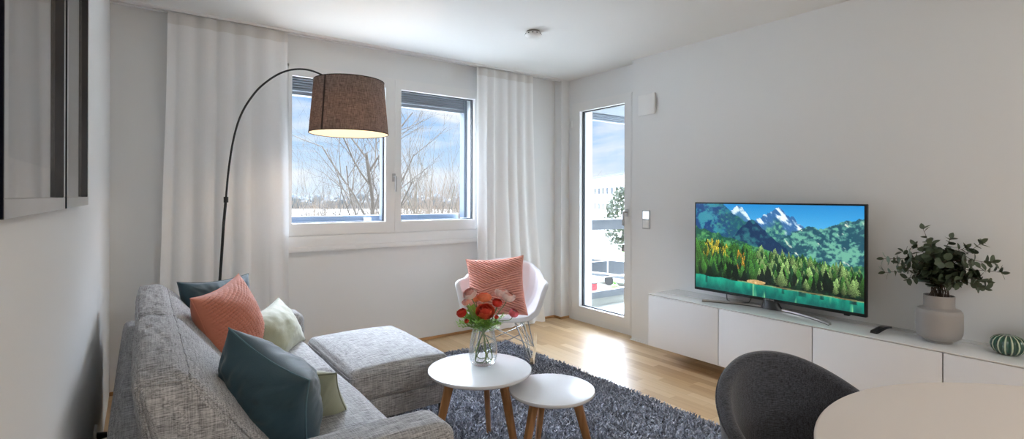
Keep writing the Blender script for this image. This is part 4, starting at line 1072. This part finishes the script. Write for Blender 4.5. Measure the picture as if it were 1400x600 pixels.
# ================================================================== WALL FITTINGS
t = empty('vent_cover', (RX, 2.906, 1.985), 'square white vent cover high on the wall right of the balcony door', 'vent cover')
MB().box(RX - .012, RX, 2.835, 2.985, 2.005, 2.15, r=.003).build('back_plate', mat('vent_grey', 'A9AAAB', .6), t)
MB().box(RX - .026, RX - .010, 2.818, 2.998, 1.988, 2.168, r=.005).build('front_plate', WHITE, t)
t = empty('light_switch', (RX, 2.921, 1.0), 'white double switch plate with a lit upper field beside the balcony door', 'switch')
MB().box(RX - .009, RX, 2.880, 2.962, 1.000, 1.163, r=.003).build('frame_plate', mat('switch_silver', 'BFC1C3', .35, metal=.4), t)
MB().box(RX - .012, RX - .008, 2.889, 2.953, 1.088, 1.152, r=.002).build('lit_display', mat_emit('display_lit', 'E9F4FF', .9), t)
MB().box(RX - .013, RX - .008, 2.889, 2.953, 1.010, 1.074, r=.002).build('rocker_switch', WHITE, t)
t = empty('wall_socket', (LX, 2.84, .2), 'white wall socket with a black plug low on the wall behind the sofa', 'socket')
MB().box(LX, LX + .010, 2.80, 2.88, .195, .275, r=.003).build('plate', WHITE, t)
MB().tube([(LX + .010, 2.84, .235), (LX + .045, 2.84, .235)], [.018, .012], 12).tube([(LX + .04, 2.84, .235), (LX + .06, 2.84, .215), (LX + .062, 2.86, .1), (LX + .07, 2.9, .012), (LX + .075, 3.2, .008)], .0035, 8).build('plug', BLACKP, t)

# smoke detector
t = empty('smoke_detector', (2.345, 2.983, CH), 'round white smoke detector on the ceiling', 'smoke detector')
c = (2.345, 2.983, 0)
MB().lathe([(0, 2.5), (.050, 2.5), (.050, 2.486), (0, 2.486)], 40, c).build('mount', mat('detector_shadow', '8F8A85', .7), t, weld=1e-6)  # mount in a grey darker than the cap
MB().lathe([(0, 2.488), (.058, 2.488), (.062, 2.482), (.060, 2.470), (.050, 2.460), (.040, 2.456), (.020, 2.450), (0, 2.450)], 40, c).build('cap', WHITE, t, weld=1e-6)
for k in range(12):
    dm = MB()
    a = 2 * PI * k / 12 + .33; dm.box(-.005, .005, -.002, .002, -.003, .003, M=Matrix.Translation((c[0] + .0605 * math.cos(a), c[1] + .0605 * math.sin(a), 2.477)) @ Matrix.Rotation(a + PI / 2, 4, 'Z'))
    dm.build('smoke_slot', BLACKP, t, smooth=False)

# ================================================================== PICTURE FRAMES
def picture(y0, y1, label, seed):
    z0, z1, xf, xb = 1.245, 2.10, -.143, LX
    t = empty('framed_picture', (LX, (y0 + y1) / 2, z0), label, 'picture', 'framed pictures on the left wall')
    FR = mat('frame_black', '1B1D27', .10, coat=1.0)
    m = MB(); w = .027
    for q in ((y0, y1, z0, z0 + w), (y0, y1, z1 - w, z1), (y0, y0 + w, z0 + w, z1 - w), (y1 - w, y1, z0 + w, z1 - w)): m.box(xb, xf, q[0], q[1], q[2], q[3], r=.0008, seg=1)
    m.build('frame', FR, t, smooth=False)
    MB().box(xb, xb + .004, y0 + .02, y1 - .02, z0 + .02, z1 - .02).build('backing', BLACKP, t, smooth=False)
    MT = mat('mount_board', 'D8D3CC', .8); mw = .072; a, b, c_, d = y0 + w, y1 - w, z0 + w, z1 - w
    q = MB()
    for s_ in ((a, b, c_, c_ + mw - .012), (a, b, d - mw, d), (a, a + mw, c_, d), (b - mw, b, c_, d)): q.box(xb + .0045, xb + .0065, s_[0], s_[1], s_[2], s_[3])
    q.build('mount', MT, t, smooth=False)
    pm, nt, bs = base('print_grey_%d' % seed); N = nt.nodes.new; L = nt.links.new; tc = N('ShaderNodeTexCoord'); n = N('ShaderNodeTexNoise'); n.inputs['Scale'].default_value = 3; n.inputs['Detail'].default_value = 5; L(tc.outputs['Object'], n.inputs[0])
    r_ = N('ShaderNodeValToRGB'); L(n.outputs[0], r_.inputs[0]); r_.color_ramp.elements[0].color = (*lin('6E6D6B'), 1); r_.color_ramp.elements[1].color = (*lin('A9A8A5'), 1); L(r_.outputs[0], bs.inputs['Base Color']); bs.inputs['Roughness'].default_value = .7
    MB().box(xb + .0042, xb + .005, a + mw - .01, b - mw + .01, c_ + mw - .02, d - mw + .01).build('print', pm, t, smooth=False)
    MB().box(xb + .0085, xb + .0105, a + .0005, b - .0005, c_ + .0005, d - .0005).build('pane', mat_glass('picture_glass', (.95, .95, .96), .06, .75), t, smooth=False)
picture(.912, 1.557, 'black framed grey picture nearest the camera on the left wall', 1)
picture(1.590, 2.182, 'black framed grey picture farther along the left wall, next to the corner', 2)
picture(.22, .880, 'black framed picture at the left edge of the photo, only its side showing', 3)

# ================================================================== DINING TABLE AND TUB CHAIR
dt = empty('dining_table', (1.483, -.069, 0), 'round pale dining table in the right foreground', 'dining table')
Rr, hh = .656, .75
MB().lathe([(0, hh - .026), (Rr - .03, hh - .026), (Rr - .008, hh - .018), (Rr - .001, hh - .008), (Rr, hh - .004), (Rr - .003, hh - .0005), (Rr - .006, hh), (0, hh)], 128, (1.483, -.069, 0)).build('tabletop', mat('dining_white', 'D9CEC3', .5), dt, weld=1e-6, angle=50)
MB().lathe([(0, .02), (.03, .02), (.03, hh - .03), (.09, hh - .027), (0, hh - .027)], 32, (1.483, -.069, 0)).build('column', WHITE, dt, weld=1e-6)
MB().lathe([(0, .001), (.26, .001), (.26, .008), (.06, .022), (.03, .05), (0, .05)], 48, (1.483, -.069, 0)).build('foot_plate', WHITE, dt, weld=1e-6)

def tub_chair():
    az = math.radians(27)       # back of the chair points this way from +Y towards +X
    cx, cy = 1.605, .690
    r = empty('tub_chair', (cx, cy, 0), 'dark grey upholstered tub chair pushed up to the round dining table', 'chair', rz=-az)
    FAB = mat_linen('charcoal_weave', '25262B', '54575F', 40, 420, bump=.6, sheen=.35)
    R0 = .268
    def sec(t_):     # t_ from -1..1 around the back: angle, rim height
        a = t_ * math.radians(128); d = abs(math.degrees(a))
        zt = .560 + .194 * ((1 + math.cos(math.radians(d * 1.4))) / 2) ** .9; return a, zt
    def fn(u, v):
        # closed section: outer up, over the rounded rim, down the inner side
        a, zt = sec(2 * u - 1); zb = .36; th = .042
        if v < .45: s_ = v / .45; rr = R0 * (.80 + .20 * s_ ** .6); z = zb + (zt - .02 - zb) * s_
        elif v < .58: s_ = (v - .45) / .13; q = s_ * PI; rr = R0 - th / 2 + math.cos(q) * th / 2; z = zt - .02 + math.sin(q) * .02
        else: s_ = (v - .58) / .42; rr = (R0 - th) * (1 - .17 * s_ ** 1.2); z = (zt - .02) + (zb + .07 - zt + .02) * s_
        sc = 1 + .02 * (zt - .6) / .15
        fl = 1 + .06 * (z - .5)
        x = rr * math.sin(a) * 1.02 * fl; y = rr * math.cos(a) * fl - (0 if abs(2 * u - 1) < .98 else 0)
        return (x, y, z)
    m = MB(); m.grid(fn, 72, 44)
    # end caps
    nu, nv = 72, 44
    for i in (0, nu - 1): m.f.append(tuple(j * nu + i for j in range(nv))); m.mi.append(0)
    m.build('backrest', FAB, r, world=False, angle=60)
    sc = softbox(.212, .218, .045, .04, (.01, .01, .012), n=20); place(sc, Matrix.Translation((0, -.02, .425))); sc.build('seat', FAB, r, world=False, weld=1e-5, angle=180)
    MB().lathe([(0, .34), (.17, .34), (.22, .385), (0, .385)], 40).build('seat_shell', FAB, r, world=False, weld=1e-6)
    pts = [fn(k / 60, .45) for k in range(61)]
    MB().tube([(p[0] * 1.003, p[1] * 1.003, p[2]) for p in pts], .0028, 6).build('piping', FAB, r, world=False)
    for sx in (-1, 1):
        for sy in (-1, 1):
            MB().tube([(sx * .12, sy * .12, .35), (sx * .20, sy * .20, .001)], [.016, .009], 12).build('leg', BLACK, r, world=False)
tub_chair()

# ================================================================== LOGGIA OUTSIDE THE DOOR
CONC = mat('pale_concrete', '9C9E99', .9, var=.06, vscale=3)
struct(MB().box(3.95, 8.2, 1.6, 4.62, -.30, -.05).build('balcony_floor', CONC, smooth=False))
struct(MB().box(3.95, 8.2, 1.4, 1.6, -.30, CH).build('balcony_wall', mat('facade_white', 'E4E3DF', .9), smooth=False))
rl = empty('balcony_railing', (5.6, 4.45, -.05), 'grey balcony railing with thin horizontal wires outside the glass door', 'railing')
MB().box(3.96, 8.1, 4.42, 4.48, .875, 1.0, r=.004).build('top_rail', mat('rail_grey', '565B62', .5), rl)
MB().box(3.96, 8.1, 4.42, 4.48, .045, .130, r=.004).build('bottom_rail', mat('rail_grey', '565B62', .5), rl)
for z in (.676, .49, .288): MB().tube([(3.96, 4.45, z), (8.1, 4.45, z)], .005, 6).build('wire', STEEL, rl)
struct(MB().box(4.26, 4.32, 4.42, 4.48, -.05, 2.20, r=.003).build('trim_3', mat('post_white', 'E5E6E6', .5)))
for x in (6.2, 8.05): MB().box(x - .03, x + .03, 4.42, 4.48, -.05, .9, r=.003).build('post', mat('post_white', 'E5E6E6', .5), rl)
struct(MB().box(3.96, 8.2, 4.46, 4.60, -.05, .045).build('trim_2', CONC, smooth=False))
r = empty('balcony_blind', (5.6, 4.5, 2.2), 'grey slatted blind rolled up above the balcony opening', 'blind')
MB().box(3.96, 8.1, 4.44, 4.56, 2.30, 2.5, r=.004).build('blind_box', GREYALU, r)
m = MB()
for i in range(4): m.box(3.98, 8.08, 4.47, 4.53, 2.215 + .021 * i, 2.232 + .021 * i, r=.003)
m.build('slat_stack', mat('guide_grey', '6F7884', .5), r)
MB().tube([(4.405, 4.46, .88), (4.405, 4.46, 2.3)], .004, 6).build('guide_wire', WHITE, r)

# ================================================================== OUTDOORS
GZ = -7.1
SNOW = mat('pale_field', 'B9B8B2', .95, var=.12, vscale=.05)
struct(MB().box(-500, 700, 5, 1200, GZ - 1, GZ).build('ground', SNOW, smooth=False, origin=(0, 0, GZ)))
struct(MB().box(LX - .3, 8.2, RY - .4, 4.40, GZ, -.31).build('facade_below', mat('facade_white', 'E4E3DF', .9), smooth=False))
def out(px, dist, z=GZ):
    a = YAW + math.atan((px - 700) / F_PX); f = dist; r_ = (px - 700) / F_PX * dist
    return Vector((math.sin(YAW) * f + math.cos(YAW) * r_, math.cos(YAW) * f - math.sin(YAW) * r_, z))
BARK = [mat('bark_a', '443D36', .9), mat('bark_b', '3E3832', .9), mat('bark_c', '4C4438', .9)]
def bare_tree(px, dist, height, seed, label, trunk_r=.07, stems=1, depth=5, spread=.42, mi=0, cat='tree', lowest=.28, group='bare trees outside the window'):
    R = random.Random(seed); m = MB(); b = out(px, dist)
    def grow(p, d, ln, r, lv):
        n = 5 if lv < 2 else 3; pts = [p]; q = p
        for k in range(n):
            d = (d + Vector((R.gauss(0, .09), R.gauss(0, .09), R.gauss(.05, .05)))).normalized(); q = q + d * ln / n; pts.append(q)
        m.tube(pts, [r * (1 - .5 * k / n) for k in range(n + 1)], 6 if lv == 0 else (4 if lv < 3 else 3), cap=False)
        if lv >= depth: return
        kids = (12 if lv == 0 else (4 if lv < 3 else 3))
        for k in range(kids):
            t_ = (lowest + (1 - lowest) * (k + .6) / kids) if lv == 0 else .25 + .75 * (k + R.random()) / kids
            i = min(n - 1, int(t_ * n)); pp = pts[i].lerp(pts[i + 1], t_ * n - i)
            a = R.uniform(0, 2 * PI) if lv else k * 2.4; o_ = Matrix.Rotation(a, 3, d) @ d.orthogonal().normalized()
            sp = spread * R.uniform(.8, 1.3); dd_ = (d * math.cos(sp * 1.7) + o_ * math.sin(sp * 1.7) + Vector((0, 0, .18))).normalized()
            f = (.62 - .32 * t_) if lv == 0 else R.uniform(.45, .62)
            grow(pp, dd_, ln * f, max(.0042, r * (.50 if lv == 0 else .55) * (1 - .35 * t_)), lv + 1)
    for s_ in range(stems):
        d = Vector((0, 0, 1)) if stems == 1 else Vector((R.gauss(0, .16), R.gauss(0, .16), 1)).normalized()
        grow(b + Vector((R.uniform(-.2, .2), R.uniform(-.2, .2), 0)) * (stems > 1), d, height, trunk_r, 0 if stems == 1 else 1)
    o = m.build('bare_tree', BARK[mi], angle=180, recalc=False, origin=tuple(b)); return tag(o, label, cat, group)
bare_tree(499, 24, 10.4, 1, 'tall bare tree with a straight trunk under the lamp shade in the left pane', .15, depth=4)
bare_tree(574, 27, 9.2, 2, 'bare tree with several rising stems at the left of the right pane', .045, stems=6, depth=4, spread=.30, mi=2)
bare_tree(448, 31, 9.0, 3, 'thin bare tree left of the tall one in the left pane', .032, stems=3, depth=4, spread=.32, mi=1)
bare_tree(470, 37, 9.4, 4, 'slender bare tree just behind and left of the tall one', .034, stems=3, depth=4, spread=.3, mi=0)
bare_tree(600, 36, 8.4, 5, 'low bare tree right of the many-stemmed one in the right pane', .034, stems=3, depth=4, spread=.3, mi=1)
bare_tree(626, 41, 8.2, 6, 'low bare tree nearest the right edge of the right pane', .034, stems=3, depth=4, spread=.28, mi=2)
bare_tree(416, 39, 8.0, 7, 'low bare tree nearest the left curtain in the left pane', .034, stems=3, depth=4, spread=.3, mi=2)
bare_tree(522, 44, 9.0, 8, 'bare tree hidden partly by the middle window frame', .034, stems=3, depth=4, spread=.3, mi=0)
# scrub: one mass of twigs nobody could count
def scrub():
    n = 9000; R_ = np.random.default_rng(9); m = MB()
    for i in range(6800):
        px = R_.uniform(270, 740); ds = R_.uniform(46, 66) ; b = out(px, ds, GZ); h_ = R_.uniform(5.2, 8.3) * (1 + .25 * math.sin(px * .09)) * (1.12 if px > 540 else .92)
        d = Vector((R_.normal(0, .22), R_.normal(0, .22), 1)); m.tube([b, b + d * h_ * .5, b + d * h_ + Vector((R_.normal(0, .2), R_.normal(0, .2), 0))], [.030, .020, .008], 3, cap=False)
    o = m.build('scrub_twigs', mat('twig_beige', '66584A', .95, var=.2, vscale=.4), angle=180, recalc=False, origin=tuple(out(520, 34))); o['kind'] = 'stuff'
    tag(o, 'pale beige leafless scrub along the garden edge below the window view', 'scrub')
scrub()
# far wood
def far_wood():
    m = MB(); R = random.Random(3)
    for i in range(1100):
        px = R.uniform(150, 1000); ds = R.uniform(330, 420); b = out(px, ds); h_ = R.uniform(5, 11.5) * (.7 + .5 * noise.noise(Vector((px * .03, 0, 0))) + .2); w_ = R.uniform(2.4, 4.6)
        m.lathe([(w_ * .9, 0), (w_, h_ * .35), (w_ * .8, h_ * .75), (w_ * .3, h_ * .95), (0.05, h_)], 7, b)
    o = m.build('far_wood', mat('far_wood_grey', '3A4348', .95, var=.25, vscale=.02), angle=30, origin=tuple(out(520, 380))); o['kind'] = 'stuff'
    tag(o, 'hazy grey line of woodland on the horizon', 'woodland')
far_wood()

# white apartment block seen through the door
def apartment():
    A = out(806, 95); B = out(905, 60); d = (B - A); d.z = 0; L_ = d.length; d.normalize(); nrm = Vector((d.y, -d.x, 0))
    if nrm.dot(A) > 0: nrm = -nrm
    r = empty('apartment_block', tuple(A), 'white apartment block with rows of small windows seen through the balcony door', 'building')
    def Mx(): 
        M = Matrix.Identity(4)
        for i in range(3): M[i][0] = d[i]; M[i][1] = -nrm[i]; M[i][2] = (0, 0, 1)[i]; M[i][3] = A[i]
        return M
    M = Mx(); H = 11.6
    MB().box(0, L_, 0, 12, 0, H, M=M).build('walls', mat('block_white', 'E9E8E4', .9), r, smooth=False)
    MB().box(-.4, L_ + .3, -.5, 12.5, H, H + .25, M=M).build('roof_edge', mat('roof_dark', '4A4F55', .8), r, smooth=False)
    for f in range(3):
        for k in range(8):
            x = 1.0 + k * 2.6; z = 3.6 + f * 2.6
            if x + 1.2 > L_: continue
            w = MB().box(x, x + 1.3, -.04, .02, z, z + 1.15, M=M).build('window', mat('far_window_frame', '8A8D90', .6), r, smooth=False)
            MB().box(x + .08, x + 1.22, -.07, -.045, z + .08, z + 1.07, M=M).build('pane', mat('far_pane', '343C44', .25), w, smooth=False)
apartment()
# round evergreen-ish tree by the block
def round_tree(px, ds, label, hgt, wid, col, seed):
    b = out(px, ds); t = empty('leafy_tree', tuple(b), label, 'tree'); R = random.Random(seed)
    MB().tube([b, b + Vector((0, 0, hgt * .5))], [.2, .12], 8).build('trunk', BARK[1], t)
    m = MB()
    for i in range(2600):
        a = R.uniform(0, 2 * PI); ph = math.acos(R.uniform(-1, 1)); rr = R.uniform(.55, 1) ** .6
        p = b + Vector((0, 0, hgt * .62)) + Vector((math.sin(ph) * math.cos(a) * wid, math.sin(ph) * math.sin(a) * wid, math.cos(ph) * hgt * .38)) * rr * (1 + .15 * noise.noise(Vector((a, ph, seed))))
        q = [Vector((R.gauss(0, .14), R.gauss(0, .14), R.gauss(0, .14))) for _ in range(3)]; m.add([p + q[0], p + q[1], p + q[2]], [(0, 1, 2)])
    m.build('crown', mat('crown_%d' % seed, col, .9), t, smooth=False, recalc=False)
round_tree(852, 56, 'rounded grey-green tree in front of the white apartment block', 9.6, 1.9, '4C5444', 5)
bare_tree(826, 62, 6.2, 21, 'low bare tree below the white apartment block', .05, stems=4, depth=4, spread=.34, mi=0, group=None)
# bus in the street
def bus():
    c = out(806, 50); e = out(905, 45); d = (e - c); d.z = 0; d = d.normalized(); n_ = Vector((-d.y, d.x, 0)); L_ = 11.5
    r = empty('bus', tuple(c), 'pale grey bus with a light green roof stripe parked in the street below', 'bus')
    M = Matrix.Identity(4)
    for i in range(3): M[i][0] = d[i]; M[i][1] = n_[i]; M[i][2] = (0, 0, 1)[i]; M[i][3] = c[i]
    MB().box(0, L_, 0, 2.5, .35, 2.95, r=.12, M=M).build('body', mat('bus_white', 'DFE2E0', .5), r)
    MB().box(.05, L_ - .05, .04, 2.46, 2.50, 3.02, r=.1, M=M).build('roof_stripe', mat('bus_green', '6AA548', .5), r)
    for k in range(6): MB().box(.3 + k * 1.85, 2.0 + k * 1.85, -.02, .01, 1.15, 2.35, M=M).build('window', mat('bus_window', '3C4248', .3), r, smooth=False)
    MB().box(.1, L_ - .1, -.015, .01, .75, 1.0, M=M).build('side_stripe', mat('bus_grey', '5A6066', .5), r, smooth=False)
    for x in (2.2, 8.9):
        w = MB().lathe([(0, 0), (.48, 0), (.48, .25), (0, .25)], 24); w.v = [tuple(M @ Vector((v_[0] + x, v_[2] - .03, v_[1] + .48))) for v_ in w.v]; w.build('wheel', BLACKP, r)
bus()
b = out(841, 43); t = empty('bottle_bank', tuple(b), 'pale green rounded container with a knob in the street in front of the bus', 'container')
MB().lathe([(0, .0), (.42, .0), (.44, .06), (.36, .12), (.34, .75), (.30, .95), (.16, 1.08), (0, 1.10)], 28, b).build('body', mat('bank_green', '5FA544', .5), t)
MB().lathe([(0, 1.08), (.08, 1.09), (.15, 1.2), (.12, 1.33), (0, 1.38)], 20, b).build('knob', mat('bank_green', '5FA544', .5), t)
b = out(812, 43); t = empty('litter_bin', tuple(b), 'small red and dark street bin left of the green container', 'bin')
MB().box(b.x - .25, b.x + .25, b.y - .2, b.y + .2, GZ + .45, GZ + 1.1, r=.05).build('body', mat('bin_red', '9C2430', .5), t)
MB().box(b.x - .22, b.x + .22, b.y - .18, b.y + .18, GZ, GZ + .46, r=.03).build('pedestal', mat('bin_dark', '2C2D30', .6), t)
MB().box(b.x - .27, b.x + .27, b.y - .22, b.y + .22, GZ + 1.1, GZ + 1.18, r=.03).build('lid', mat('bin_dark', '2C2D30', .6), t)
